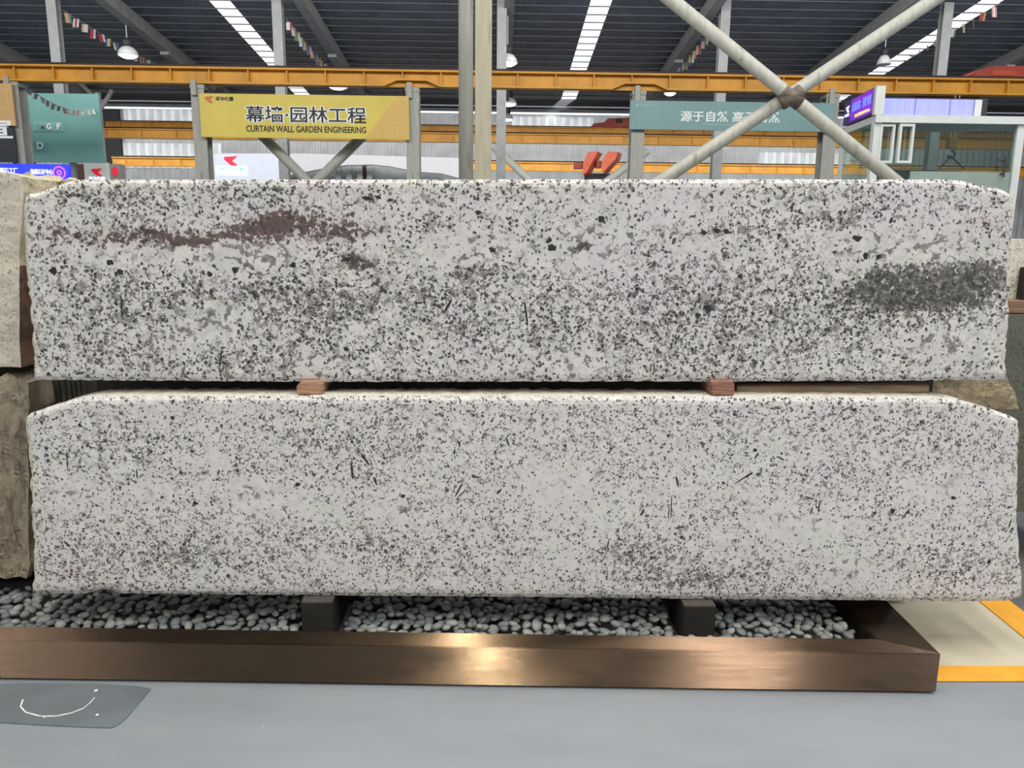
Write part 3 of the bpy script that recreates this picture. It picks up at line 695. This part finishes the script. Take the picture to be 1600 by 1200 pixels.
# violet LED sign on the office side
p0 = Vector((xl-.02, Y+.02, zt+.0)); p1 = Vector((xL2-.03, Y2, zt+.0))
hgt = PY(1364, 135, Y).z - zt
s3 = empty('violet_led_sign', (p0+p1)/2, 'tilted violet and blue lit sign on the left corner of the glass office', 'screen')
u = (p0-p1).normalized(); L = (p0-p1).length; nn = u.cross(Vector((0,0,1)))
Q = lambda a, b, d=0: p1 + u*(a*L) + Vector((0,0,b*hgt)) + nn*d
def qp(name, a0, a1, b0, b1, mat, d0, d1):
    mb = MB(); mb.prism([Q(a0,b0,d0), Q(a1,b0,d0), Q(a1,b1,d0), Q(a0,b1,d0)], nn*(d1-d0)); return mb.build(name, mat, s3)
qp('housing', 0, 1, 0, 1, DARKMET, -.12, 0); qp('side_rim', .96, 1.03, 0, 1.02, ALU, -.13, .005)
qp('screen', .02, .96, .03, .97, NAVYLED, 0, .008)
qp('violet_field', .26, .955, .12, .96, PURPLED, .008, .012)
for t, a, b, w_, h_, m in (('园林', .46, .62, .27, .36, LEDB), ('景观', .78, .62, .27, .36, LEDB), ('石材展示中心', .66, .25, .48, .14, LEDYL), ('幻景', .14, .42, .16, .12, LEDW)):
    lettering('lettering', t, s3, m, Q(a, b, .012), u, (0,0,1), w_*L, h_*hgt, .02, 'C', .006)
mb = MB(); mb.prism([Q(.10+.11*x_, .52+.26*z_, .009) for x_, z_ in LOGO], nn*.006); mb.build('emblem', LEDW, s3)
# crane hook set beyond the glass in place of its reflection
Y = 21.9; p = PY(1487, 232, Y); s = empty('crane_hook', p, 'crane hook with two spread slings standing in for a reflection in the office glass', 'crane hook')
mb = MB(); mb.box(p.x-.12, p.x+.12, Y-.1, Y+.1, p.z, p.z+.28); mb.build('hook_block', pm('hook_yellow', (150,110,40), .5, var=.2), s)
mb = MB(); hk = [Vector((p.x+.1*math.sin(a), Y, p.z-.16-.1*math.cos(a)*-1)) for a in [i*.5 for i in range(0, 10)]]
for a, b in zip(hk, hk[1:]): mb.tube(a, b, .025, 8)
mb.build('hook', DARKMET, s)
for px in (1468, 1506):
    mb = MB(); q = PY(px, 264, Y); mb.tube((p.x, Y, p.z-.2), q, .02, 6); mb.build('sling', DARKMET, s)
mb = MB()
for dx in (-.06, .06): mb.tube((p.x+dx, Y, p.z+.28), (p.x+dx, Y, gz0+.02), .012, 6)
mb.build('hoist_rope', CABLE, s)

# ================================================================ bronze planter frame
zt_ = []
fb = (FR_BL.y + FR_BR.y)/2
ang = math.atan2(FR_BR.y-FR_BL.y, FR_BR.x-FR_BL.x)
d_ = Vector((math.cos(ang), math.sin(ang), 0)); nrm = Vector((-math.sin(ang), math.cos(ang), 0))
def zfront(px, py):     # height of a point on the front face plane through FR_BL
    r_ = ray(px, py); t = FR_BL.dot(nrm)/r_.dot(nrm); return CAM_H + r_.z*t
ZT = (zfront(0, 1001) + zfront(730, 1007) + zfront(1466, 1025))/3
Xr = FR_BR.dot(d_); N0 = FR_BR.dot(nrm)
wd = (PZ(730, 989, ZT).dot(nrm) - N0)
wr = Xr - PZ(1369, 997, ZT).dot(d_)
G = lambda a, b, z: d_*a + nrm*b + Vector((0,0,z))
NB = N0 + 1.35; XL = -2.6
pl = empty('planter_frame', G(Xr-1.7, N0+.05, 0), 'low brushed bronze planter frame on the grey floor, filled with pebbles', 'planter')
def rail(name, a0, a1, b0, b1, m, cut=None):
    mb = MB(); lo, hi = [G(a0,b0,0), G(a1,b0,0), G(a1,b1,0), G(a0,b1,0)], Vector((0,0,ZT-.007))
    if cut == 'front': lo[2] = G(a1-wr, b1, 0)
    if cut == 'side': lo[0] = G(a0, b0+wd, 0); lo[0], lo[1] = G(a0, b0+wd, 0), G(a1, b0, 0)
    mb.prism([v + Vector((0,0,.007)) for v in lo], hi); return mb.build(name, m, pl, bevel=.0025)
rail('front_rail', XL, Xr, N0, N0+wd, BRONZE, 'front')
rail('side_rail', Xr-wr, Xr, N0, NB, BRONZE_S, 'side')
rail('back_rail', XL, Xr-wr, NB-.1, NB, BRONZE)
mb = MB(); mb.prism([G(XL, N0+wd, .001), G(Xr-wr, N0+wd, .001), G(Xr-wr, NB-.1, .001), G(XL, NB-.1, .001)], (0,0,.055)); mb.build('gravel_bed', GBED, pl)
mb = MB(); mb.prism([G(XL, N0+.012, .0), G(Xr-.012, N0+.012, 0), G(Xr-.012, N0+.02, 0), G(XL, N0+.02, 0)], (0,0,.03)); mb.prism([G(Xr-.02, N0+.02, 0), G(Xr-.012, N0+.02, 0), G(Xr-.012, NB-.01, 0), G(Xr-.02, NB-.01, 0)], (0,0,.03)); mb.build('plinth', BLOCKM, pl)  # recessed plinth, black for the shadow line under the rails

# ================================================================ granite slabs
DS = 2.5
def interp(pts, t):
    if t <= pts[0][0]: return pts[0][1]
    for (a, va), (b, vb) in zip(pts, pts[1:]):
        if t <= b: return va + (vb-va)*(t-a)/(b-a) if b > a else vb
    return pts[-1][1]
def blob(l, x, y, jx=0):
    s = 0
    for cx, cy, rx, ry, v in l:
        q = ((x-cx)/rx)**2 + ((y-cy)/ry)**2
        if q < 4: s += v*math.exp(-q*1.1)
    return s
def fb(v, sc_, o=3):
    return mnoise.fractal(Vector(v)*sc_, 1.0, 2.0, o)
def slab(name, label, Yf, th, top, bot, left, right, mat, F, seed, warp=14):
    """front face grid follows the sawn outline (px corner chips), rough broken rim all round, real thickness"""
    nu, nv = 250, 52
    Lp = [(p[1], p[0]) for p in left]; Rp = [(p[1], p[0]) for p in right]
    V = []; px_ = []
    for j in range(nv+1):
        v = j/nv
        for i in range(nu+1):
            u = i/nu
            # first guess, then snap to both families of boundary curves
            x = 40 + u*1540
            for _ in range(3):
                yt, yb = interp(top, x), interp(bot, x); y = yt + (yb-yt)*v
                x0, x1 = interp(Lp, y), interp(Rp, y); x = x0 + (x1-x0)*u
            V.append(PY(x, y, Yf)); px_.append((x, y))
    idx = lambda i, j: j*(nu+1)+i
    co = [p.copy() for p in V]
    for j in range(nv+1):
        for i in range(nu+1):
            k = idx(i, j); e = min(i, nu-i, j, nv-j); p = V[k]
            if e == 0:
                q = fb((p.x, p.z, seed), 26, 3)
                co[k].y += .007 + .006*abs(q); w_ = (.0012 if j == 0 else .003) if j in (0, nv) else .006
                if j in (0, nv): co[k].z += w_*q
                else: co[k].x += w_*q*1.3
            elif e == 1: co[k].y += .0015 + .002*abs(fb((p.x, p.z, seed+3), 30, 2))
    fs = [(idx(i, j), idx(i+1, j), idx(i+1, j+1), idx(i, j+1)) for j in range(nv) for i in range(nu)]
    mi = [1 if i == 0 or (i == nu-1 and fb((j*.2, seed, 0), 1, 2) > -.1) else 0 for j in range(nv) for i in range(nu)]
    ring = [idx(i, 0) for i in range(nu+1)] + [idx(nu, j) for j in range(1, nv+1)] + [idx(i, nv) for i in range(nu-1, -1, -1)] + [idx(0, j) for j in range(nv-1, 0, -1)]
    prev = ring; K = len(ring)
    zs = [co[k].z for k in ring]; xs = [co[k].x for k in ring]; cz, cx = (max(zs)+min(zs))/2, (max(xs)+min(xs))/2
    for s_ in range(1, 7):
        t = s_/6; new = []
        for k in ring:
            p = co[k]; q = fb((p.x*1.3, p.z*1.3+t*.4, seed+9), 14, 4)
            inward = .006*abs(q)
            n_ = Vector((p.x+ (-1 if p.x > cx+1.45 else (1 if p.x < cx-1.45 else 0))*inward*2.2, Yf+.012+(th-.012)*t, p.z + (-1 if p.z > cz else 1)*inward*(1 if t < 1 else 2)))
            new.append(len(co)); co.append(n_); px_.append(px_[k])
        for a in range(K):
            b = (a+1) % K; fs.append((prev[a], prev[b], new[b], new[a])); mi.append(1)
        prev = new
    fs.append(tuple(prev)); mi.append(1)
    # dark needles and grains standing a hair proud of the face
    def shape(x, y, L, w_, ang, m, jag=0, flat=.0006):
        c = PY(x, y, Yf); pts = []
        nn_ = 6 if jag == 0 else 11
        for i in range(nn_):
            a = 2*math.pi*i/nn_; rr = 1 + (random.uniform(-jag, jag) if jag else 0)
            lx, lz = math.cos(a)*L/2*rr, math.sin(a)*w_/2*rr
            if jag == 0: lz *= .9
            pts.append(Vector((c.x + lx*math.cos(ang)-lz*math.sin(ang), Yf-flat, c.z + lx*math.sin(ang)+lz*math.cos(ang))))
        b = len(co); co.extend(pts); px_.extend([(x, y)]*nn_)
        fs.append(tuple(b+i for i in range(nn_))); mi.append(m)
    random.seed(seed)
    for it in F['needles']: shape(it[0], it[1], it[2]*.00205, it[3]*.00205, math.radians(it[4]), 2)
    for it in F['grains']: shape(it[0], it[1], it[2]*.00205, it[3]*.00205, random.uniform(-.6, .6), 2, .3)
    org = Vector((cx, Yf+th/2, min(zs)))
    me = bpy.data.meshes.new(name); me.from_pydata([c-org for c in co], [], fs)
    for m in (mat, EDGE, BLACK_MIN): me.materials.append(m)
    for p, i in zip(me.polygons, mi): p.material_index = i; p.use_smooth = i == 1
    for ch in ('dens','grey','maroon','cryst','tint'):
        a = me.attributes.new(ch, 'FLOAT', 'POINT'); L = F.get(ch, [])
        vals = []
        for (x, y) in px_:
            wx = warp*fb((x*.012, y*.012, seed), 1, 4); wy = warp*.8*fb((x*.012+9, y*.012+4, seed), 1, 4)
            vals.append(F.get(ch+'0', 0) + blob(L, x+wx, y+wy)*(1.9 if ch == 'dens' else 1))
        a.data.foreach_set('value', vals)
    bm = bmesh.new(); bm.from_mesh(me); bmesh.ops.recalc_face_normals(bm, faces=[f for f in bm.faces if f.material_index < 2])
    for f in bm.faces:
        if f.material_index == 2 and f.normal.y > 0: f.normal_flip()
    bm.to_mesh(me); bm.free()
    o = bpy.data.objects.new(name, me); col.objects.link(o); o.location = org
    return tag(o, label, 'granite slab', kind='thing')
UP = dict(
  dens0=.08,
  maroon=[(330,372,55,10,1),(395,358,50,9,1),(278,374,40,12,.9),(450,340,36,16,.8),(490,362,60,18,.9),(425,348,44,14,1),(545,370,40,12,.7),(395,372,50,8,.7),(240,360,40,10,.6),(535,345,28,14,.5),(110,362,60,12,.6),(165,372,40,14,.7),(220,374,40,9,.7),
          (640,315,60,5,.6),(570,308,28,6,.6),(200,318,40,6,.4),(500,290,40,8,.5),(590,355,20,20,.35),(1540,350,40,14,.5),(560,420,40,12,.25)],
  cryst=[(265,392,38,17,.9),(365,402,60,22,1),(415,400,28,26,1.1),(510,372,22,9,1),(585,360,40,25,.4),(740,388,60,24,.8),(870,390,50,22,.7),(960,370,70,18,.7),(1060,350,60,20,.3),(1335,375,60,24,.8),(1400,400,50,22,.7),
         (1475,395,60,26,.9),(288,528,20,22,1.2),(345,500,40,24,.9),(395,500,20,14,.8),(905,572,26,22,1.3),(487,575,20,20,1.3),(180,400,50,20,.5),(1435,452,12,12,1.2),(930,410,60,18,.6),(640,400,40,30,.4),(1100,375,50,16,.4),(590,500,40,30,.4),(1470,540,60,25,.5),(80,335,40,18,.4)],
  grey=[(1455,448,90,30,1.0),(1400,428,60,20,.9),(1530,428,50,30,1.0),(1400,470,70,22,.8),(1350,455,40,14,.6),(1500,470,50,16,.6),(560,412,36,14,1.1),(905,390,22,10,1.2),(1105,480,16,12,1),(1280,335,40,10,.5),(1180,378,30,8,.6),(1080,360,60,6,.6),(330,400,30,12,.5),(440,400,20,14,.5),(490,560,30,20,.2),
        (1050,440,20,8,.5),(720,420,40,12,.5),(1320,350,24,10,.5),(560,480,90,30,.4),(280,470,120,30,.3)],
  dens=[(1440,470,120,30,.35),(560,470,220,50,.22),(300,470,200,40,.15),(1100,500,300,70,.22),(740,425,60,16,.35),(1280,345,60,14,.4),(1090,363,70,8,.4),(860,368,40,10,.3),(150,310,120,20,.15),(420,300,120,16,.12),
        (860,320,200,20,-.15),(560,325,60,30,-.1),(1000,320,140,20,-.1),(330,560,200,25,.15),(1480,540,90,30,-.15),(120,560,80,30,.1)],
  tint=[(420,300,150,25,.15),(760,300,140,30,.1),(1150,300,90,20,.16),(100,340,60,30,.12),(900,575,40,30,.2),(480,580,30,30,.2),(1500,310,80,25,.1)],
  needles=[(190,478,44,3,88),(345,560,40,3,80),(822,490,50,4,98),(700,478,30,5,60)],
  grains=[(83,423,13,12),(172,410,10,9),(188,425,9,8),(328,428,9,9),(367,422,9,8),(458,414,10,9),(862,386,13,11),(769,390,12,9),(858,376,10,6),(747,332,11,7),(939,342,12,9),(542,405,14,7),(1120,360,12,8),(1135,362,10,8),(1100,364,9,7),(1340,372,14,9),(1352,400,9,12),(1372,402,9,7),(575,310,14,6),(590,308,10,5),(610,312,9,5),(540,545,8,7),(1105,482,14,9),(1090,492,10,7)])
LO = dict(
  dens0=-.03,
  maroon=[(72,805,26,30,.45),(110,905,30,16,.3),(900,690,40,30,.15),(1540,700,60,60,.12)],
  cryst=[(400,770,30,18,.8),(455,800,26,14,.7),(870,760,50,34,.5),(240,640,30,16,.7),(1240,815,70,26,.6),(1330,890,50,26,.6),(700,670,26,16,.5),(620,800,60,18,.45),(230,770,22,22,.5),(100,770,40,20,.5),(1160,760,30,10,.5),(330,720,40,10,.4),(880,880,50,20,.4),(520,880,60,20,.4),(1060,760,40,20,.4),(1480,760,80,30,.4)],
  grey=[(195,820,24,20,.55),(235,830,10,16,.7),(290,860,50,22,.5),(1085,905,60,18,.6),(640,710,40,12,.35),(1265,700,20,10,.5),(1385,800,20,10,.5),(1540,750,8,50,.4),(1470,650,30,14,.5),(980,860,60,20,.4),(420,830,40,16,.35)],
  dens=[(520,700,200,50,.12),(180,690,120,50,.12),(1150,650,250,30,.08),(1450,720,160,50,.1),(320,870,140,30,.22),(120,880,70,40,.15),(600,870,160,40,.18),(1090,900,120,30,.2),(1490,890,100,40,.22),(970,870,60,30,.25),(880,720,100,40,.04),(870,800,150,30,-.12),(430,780,80,30,-.15),(1250,830,120,30,-.12),(640,810,70,20,-.1)],
  tint=[(130,760,60,40,.12),(640,650,160,25,.1),(1120,680,140,40,.1),(460,800,60,30,.12),(1480,640,60,20,.12),(1310,870,60,40,.14)],
  needles=[(571,718,26,4.5,-58),(550,736,30,4,92),(587,752,16,4,-78),(717,765,32,3.5,62),(722,771,20,2.5,45),(793,690,18,3.5,-70),(528,728,12,3,60),(718,694,10,3.5,90),(710,706,12,3,80),(105,720,38,2.5,88),(214,741,18,3,92),(1058,752,22,4,-75),(1160,748,34,2.5,36),(1170,742,18,4,36),(1182,712,14,3.5,60),(1280,790,26,3,84),(1268,798,16,3,78),(1415,803,26,3,60),(1265,778,20,3,-15),(780,768,14,4,50),(1004,800,14,4,70),(1049,790,40,2,90),(1062,824,20,3,12),(1578,818,20,3,80),(612,826,8,3,90),(1045,800,26,2,88),(1220,716,16,3,-30),(1320,640,12,3,20),(470,655,8,3,60),(190,866,18,3,50),(105,850,14,4,-40),(950,850,14,3,80)],
  grains=[(465,757,9,7),(125,665,7,6),(270,653,8,6),(296,687,5,4),(1180,703,6,7),(629,775,8,7),(550,690,5,5),(672,628,6,5),(1490,778,9,6),(1395,798,9,8),(1545,878,7,8),(300,705,6,5),(1065,840,6,6),(305,786,8,6),(185,833,5,5),(1335,640,8,5)])
upper = slab('granite_slab', 'upper long grey and white granite slab with a maroon streak and dark cloud', DS+.05, .15,
  [(36,312),(42,303),(60,300),(78,294),(104,284),(122,280.5),(800,280),(1470,280),(1505,282),(1530,289),(1560,294),(1574,299),(1583,306)],
  [(36,590),(52,594),(460,597),(800,597),(1100,596.5),(1400,595.5),(1573,594)],
  [(38,300),(36,335),(38,400),(42,450),(47,500),(50,540),(52,594)],
  [(1583,300),(1585,330),(1583,375),(1580,420),(1579,480),(1574,540),(1573,594)], GR_UP, UP, 3)
lower = slab('granite_slab', 'lower long white granite slab with fine black flecks and dark needles', DS, .15,
  [(41,652),(48,645),(62,641),(90,632),(115,624),(135,621),(200,619.5),(500,619),(1000,620),(1400,622),(1500,624),(1530,634),(1560,643),(1580,650),(1596,660)],
  [(42,925),(52,928),(130,929),(142,926),(160,921),(175,923),(186,929),(300,930),(500,931.5),(800,934),(1000,936),(1130,938),(1300,939),(1500,941),(1580,940),(1596,934)],
  [(41,645),(39,662),(42,690),(45,740),(48,800),(51,850),(52,900),(48,928)],
  [(1592,650),(1594,680),(1592,740),(1591,800),(1594,860),(1598,905),(1597,940)], GR_LO, LO, 11)

# spacer blocks, plank and support blocks
def wedge(name, label, cat, pxs, Y, th, mat, group=None, bev=.004):
    mb = MB(); mb.prism([PY(x, y, Y) for x, y in pxs], (0, th, 0)); return tag(mb.build(name, mat, None, bevel=bev), label, cat, group, 'thing')
LOW_TOP = PY(500, 619, DS).z
wedge('spacer_block', 'light wooden spacer block between the slabs, under the white patch at left', 'wood block', [(463,617.2),(503,617.2),(503,599),(499,597.4),(471,597.4),(463,602)], DS+.02, .16, WOOD)
wedge('spacer_block', 'reddish wooden spacer block between the slabs, beside the long plank', 'wood block', [(1112,618.5),(1148,618.5),(1148,597.2),(1110,597.2)], DS+.02, .16, WOOD_R)
wedge('wooden_plank', 'long weathered plank lying in the gap between the two slabs at right', 'plank', [(1152,615),(1452,613),(1452,601),(1152,603.5)], DS+.10, .045, PLANK, None, .002)
SB = PY(500, 931, DS).z
for lab, x0, x1, y0, yb in (('left', 470, 519, 943, 932), ('right', 1069, 1119, 947, 938)):
    Yk = DS-.04; a, b = PY(x0, y0, Yk), PY(x1, y0, Yk); zk = PY((x0+x1)/2, yb, DS).z - .001
    bl = empty('support_block', ((a.x+b.x)/2, Yk+.1, .056), 'black timber block under the lower slab, %s' % ('under the light wooden spacer' if lab == 'left' else 'near the right end of the pebbles'), 'support block')
    mb = MB(); mb.box(a.x, b.x, Yk, Yk+.26, .057, zk-.006); mb.build('body', BLOCKM, bl, bevel=.003)
    mb = MB(); mb.box(a.x+.001, b.x-.001, Yk+.001, Yk+.259, zk-.006, zk); mb.build('top_pad', pm('grey_pad', (66,62,58), .8, var=.15, scale=30), bl)
for px, Yk in ((820, DS+.05),):
    pass

# ================================================================ stones behind
def rough_block(name, label, outline, Y, th, mat, amp=.02, seg=.03, fold=False, mats=None, seed=1):
    """block with a displaced face: outline in px on plane Y"""
    pts = [PY(x, y, Y) for x, y in outline]; mb = MB()
    bm = bmesh.new(); fv = [bm.verts.new(p) for p in pts]; bk = [bm.verts.new(p + Vector((0, th, 0))) for p in pts]
    bm.faces.new(fv); bm.faces.new(bk[::-1])
    for i in range(len(pts)): j = (i+1) % len(pts); bm.faces.new((fv[j], fv[i], bk[i], bk[j]))
    bmesh.ops.recalc_face_normals(bm, faces=bm.faces)
    for _ in range(7):
        es = [e for e in bm.edges if e.calc_length() > seg*1.6]
        if not es: break
        bmesh.ops.triangulate(bm, faces=[f for f in bm.faces if len(f.verts) > 4])
        es = [e for e in bm.edges if e.calc_length() > seg*1.6]
        bmesh.ops.subdivide_edges(bm, edges=es, cuts=1, use_grid_fill=True)
    bmesh.ops.triangulate(bm, faces=bm.faces)
    bm.normal_update()
    zmin = min(v.co.z for v in bm.verts)
    for v in bm.verts:
        p = v.co.copy()
        q = fb((p.x*(1.8 if fold else 1), p.y, p.z*(.35 if fold else 1)+seed), 9, 5)
        d = v.normal*amp*q
        if p.z < zmin+.01: d.z = abs(d.z)
        v.co = p + d
    org = Vector((sum(p.x for p in pts)/len(pts), Y+th/2, zmin))
    for v in bm.verts: v.co -= org
    me = bpy.data.meshes.new(name)
    for m in (mats or [mat]): me.materials.append(m)
    if mats:
        bm.normal_update()
        for f in bm.faces: f.material_index = 1 if f.normal.x > .6 and f.calc_center_median().z + (zmin if False else 0) < .36 else 2 if f.normal.x > .6 else (0 if f.normal.y < -.4 else 2 if len(mats) > 2 else 0)
    bm.to_mesh(me); bm.free()
    o = bpy.data.objects.new(name, me); col.objects.link(o); o.location = org
    return tag(o, label, 'stone block', kind='thing')
rough_block('stone_block', 'cream sawn stone block at the left edge beside the upper slab', [(-160,268),(20,271),(34,276),(37,300),(34,340),(31,380),(30,450),(30,520),(33,575),(-160,572)], DS+.24, .22, None, .008, .02, mats=[CREAM_FACE, BROWN, CREAM], seed=2)
rough_block('broken_stone', 'rough yellowish broken stone poking up behind the upper slab left corner', [(24,345),(22,300),(28,274),(45,272),(52,280),(60,283),(85,284),(112,282),(130,290),(130,345)], DS+.23+.24, .2, CREAM, .022, .018, seed=6)
rough_block('stone_block', 'rough folded brown and cream stone at the left edge beside the lower slab', [(-160,592),(30,592),(44,598),(48,640),(45,700),(46,760),(44,820),(46,880),(40,900),(20,905),(-160,912)], DS+.24, .16, FOLD, .03, .02, True, seed=4)
mb = MB(); a = PY(-60, 905, DS+.26); b = PY(40, 905, DS+.26); mb.box(a.x, b.x, DS+.3, DS+.55, .056, a.z-.02); tag(mb.build('support_block', BLOCKM, bevel=.004), 'black block under the rough folded stone at the left edge', 'support block', kind='thing')
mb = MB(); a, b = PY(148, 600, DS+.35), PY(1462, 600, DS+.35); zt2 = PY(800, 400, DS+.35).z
mb.box(a.x, b.x, DS+.36, DS+.6, .056, zt2); tag(mb.build('stone_block', GAPFILL, bevel=.006), 'dark filler block added behind the slabs to keep the gaps dark', 'stone block', kind='thing')  # filler added to block light and keep the slab gaps dark
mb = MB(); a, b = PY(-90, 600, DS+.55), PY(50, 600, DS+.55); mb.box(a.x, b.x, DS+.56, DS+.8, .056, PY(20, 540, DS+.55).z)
tag(mb.build('stone_block', GAPFILL, bevel=.006), 'dark filler block added to keep the gap between the two left stones dark', 'stone block', kind='thing')  # filler added so the bright floor does not show in this gap
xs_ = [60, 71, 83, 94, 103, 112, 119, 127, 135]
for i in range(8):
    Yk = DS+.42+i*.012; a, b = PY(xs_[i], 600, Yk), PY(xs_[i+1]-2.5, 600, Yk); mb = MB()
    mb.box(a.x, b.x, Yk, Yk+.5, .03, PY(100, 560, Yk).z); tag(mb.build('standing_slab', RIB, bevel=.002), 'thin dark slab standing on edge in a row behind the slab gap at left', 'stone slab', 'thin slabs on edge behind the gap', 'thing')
# right hand side
rough_block('stone_block', 'dark green grey granite block behind the right ends of the slabs', [(1560,492),(1720,490),(1720,800),(1560,800)], DS+.75, .5, GREENST, .004, .06, seed=8)
rough_block('rough_rock', 'mottled rough rock in the gap at the right end of the plank', [(1454,640),(1454,596),(1500,586),(1570,588),(1584,610),(1590,640)], DS+.42, .2, MOSSY, .016, .015, seed=12)
rough_block('stone_block', 'speckled cream stone with a dark slot above the green grey block', [(1566,374),(1720,374),(1720,468),(1566,468)], DS+.85, .3, SPECK, .004, .05, seed=14)
a, b = PY(1588, 466, DS+.84), PY(1640, 418, DS+.84); mb = MB(); mb.box(a.x, b.x, DS+.80, DS+.842, a.z, b.z); tag(mb.build('slot_shade', pm('dark_slot', (40,32,28), .8)), 'dark sheet painted as the shaded gap in the speckled cream stone', 'board', kind='thing')  # thin dark sheet painted as the shade of a gap
a, b = PY(1562, 490, DS+.8), PY(1720, 468.5, DS+.8); mb = MB(); mb.box(a.x, b.x, DS+.76, DS+1.1, a.z+.004, b.z-.004); tag(mb.build('timber_bearer', pm('brown_timber', (132,104,82), .8, var=.3, scale=12, stretch=(.6,8,8)), bevel=.004), 'brown timber bearer lying on the dark green grey block', 'timber', kind='thing')

# ================================================================ pebbles
random.seed(21)
pm_meshes = []
for k in range(9):
    bm = bmesh.new(); bmesh.ops.create_icosphere(bm, subdivisions=2, radius=1)
    sx, sy, sz = random.uniform(.85, 1.25), random.uniform(.7, .95), random.uniform(.42, .6)
    for v in bm.verts:
        q = 1 + .16*mnoise.noise(v.co*1.1 + Vector((k*7, 3, k)))
        v.co = Vector((v.co.x*sx*q, v.co.y*sy*q, v.co.z*sz*q))*.0195
    for f in bm.faces: f.smooth = True
    me = bpy.data.meshes.new('pebble'); bm.to_mesh(me); bm.free(); me.materials.append(PEB[k % 3]); pm_meshes.append(me)
spots = []
b = N0+wd+.018; row = 0
while b < N0+wd+.46:
    a = XL+.3 + random.uniform(0, .03)
    while a < Xr-wr-.02:
        spots.append((a, b+random.uniform(-.008, .008), row)); a += random.uniform(.031, .046)
    b += .030; row += 1
blocks = [(PY(470, 943, DS-.04).x-.02, PY(519, 943, DS-.04).x+.02), (PY(1069, 947, DS-.04).x-.02, PY(1119, 947, DS-.04).x+.02)]
cand = []
for a, b, row in spots:
    p = G(a, b, 0); lay = .056+.036
    if any(x0 < p.x < x1 and DS-.065 < p.y < DS+.25 for x0, x1 in blocks): continue
    z = lay + random.uniform(-.012, .016) + .006*mnoise.noise(Vector((p.x*3, p.y*3, 0)))
    cand.append((p.x, p.y, z, random.uniform(.75, 1.2)))
vis = [c for c in cand if c[1] > 2.455 and -2.05 < c[0] < 1.4]; vis.sort(key=lambda c: c[1]); ind = set(id(c) for c in vis[:300])
rest = MB(); first = None
for c in cand:
    me = random.choice(pm_meshes); rot = Euler((random.uniform(-.4, .4), random.uniform(-.4, .4), random.uniform(0, 6.28))); s_ = c[3]
    if id(c) in ind:
        if first is None:
            first = bpy.data.objects.new('pebble', me); o = first
            tag(o, 'pale grey rounded pebble in the front rows behind the bronze rail', 'pebble', 'pebbles along the front of the planter', 'thing')
        else:
            o = first.copy(); o.data = me
        col.objects.link(o); o.location = c[:3]; o.rotation_euler = rot; o.scale = (s_, s_, s_)
    else:
        M = Matrix.Translation(c[:3]) @ rot.to_matrix().to_4x4() @ Matrix.Scale(s_, 4); rest.cur = random.randrange(3)
        rest.add([M @ v.co for v in me.vertices], [tuple(p.vertices) for p in me.polygons])
o = rest.build('pebbles', PEB, None, smooth=True, recalc=False)
tag(o, 'bed of pale grey pebbles filling the bronze planter under the lower slab', 'pebbles', kind='stuff')
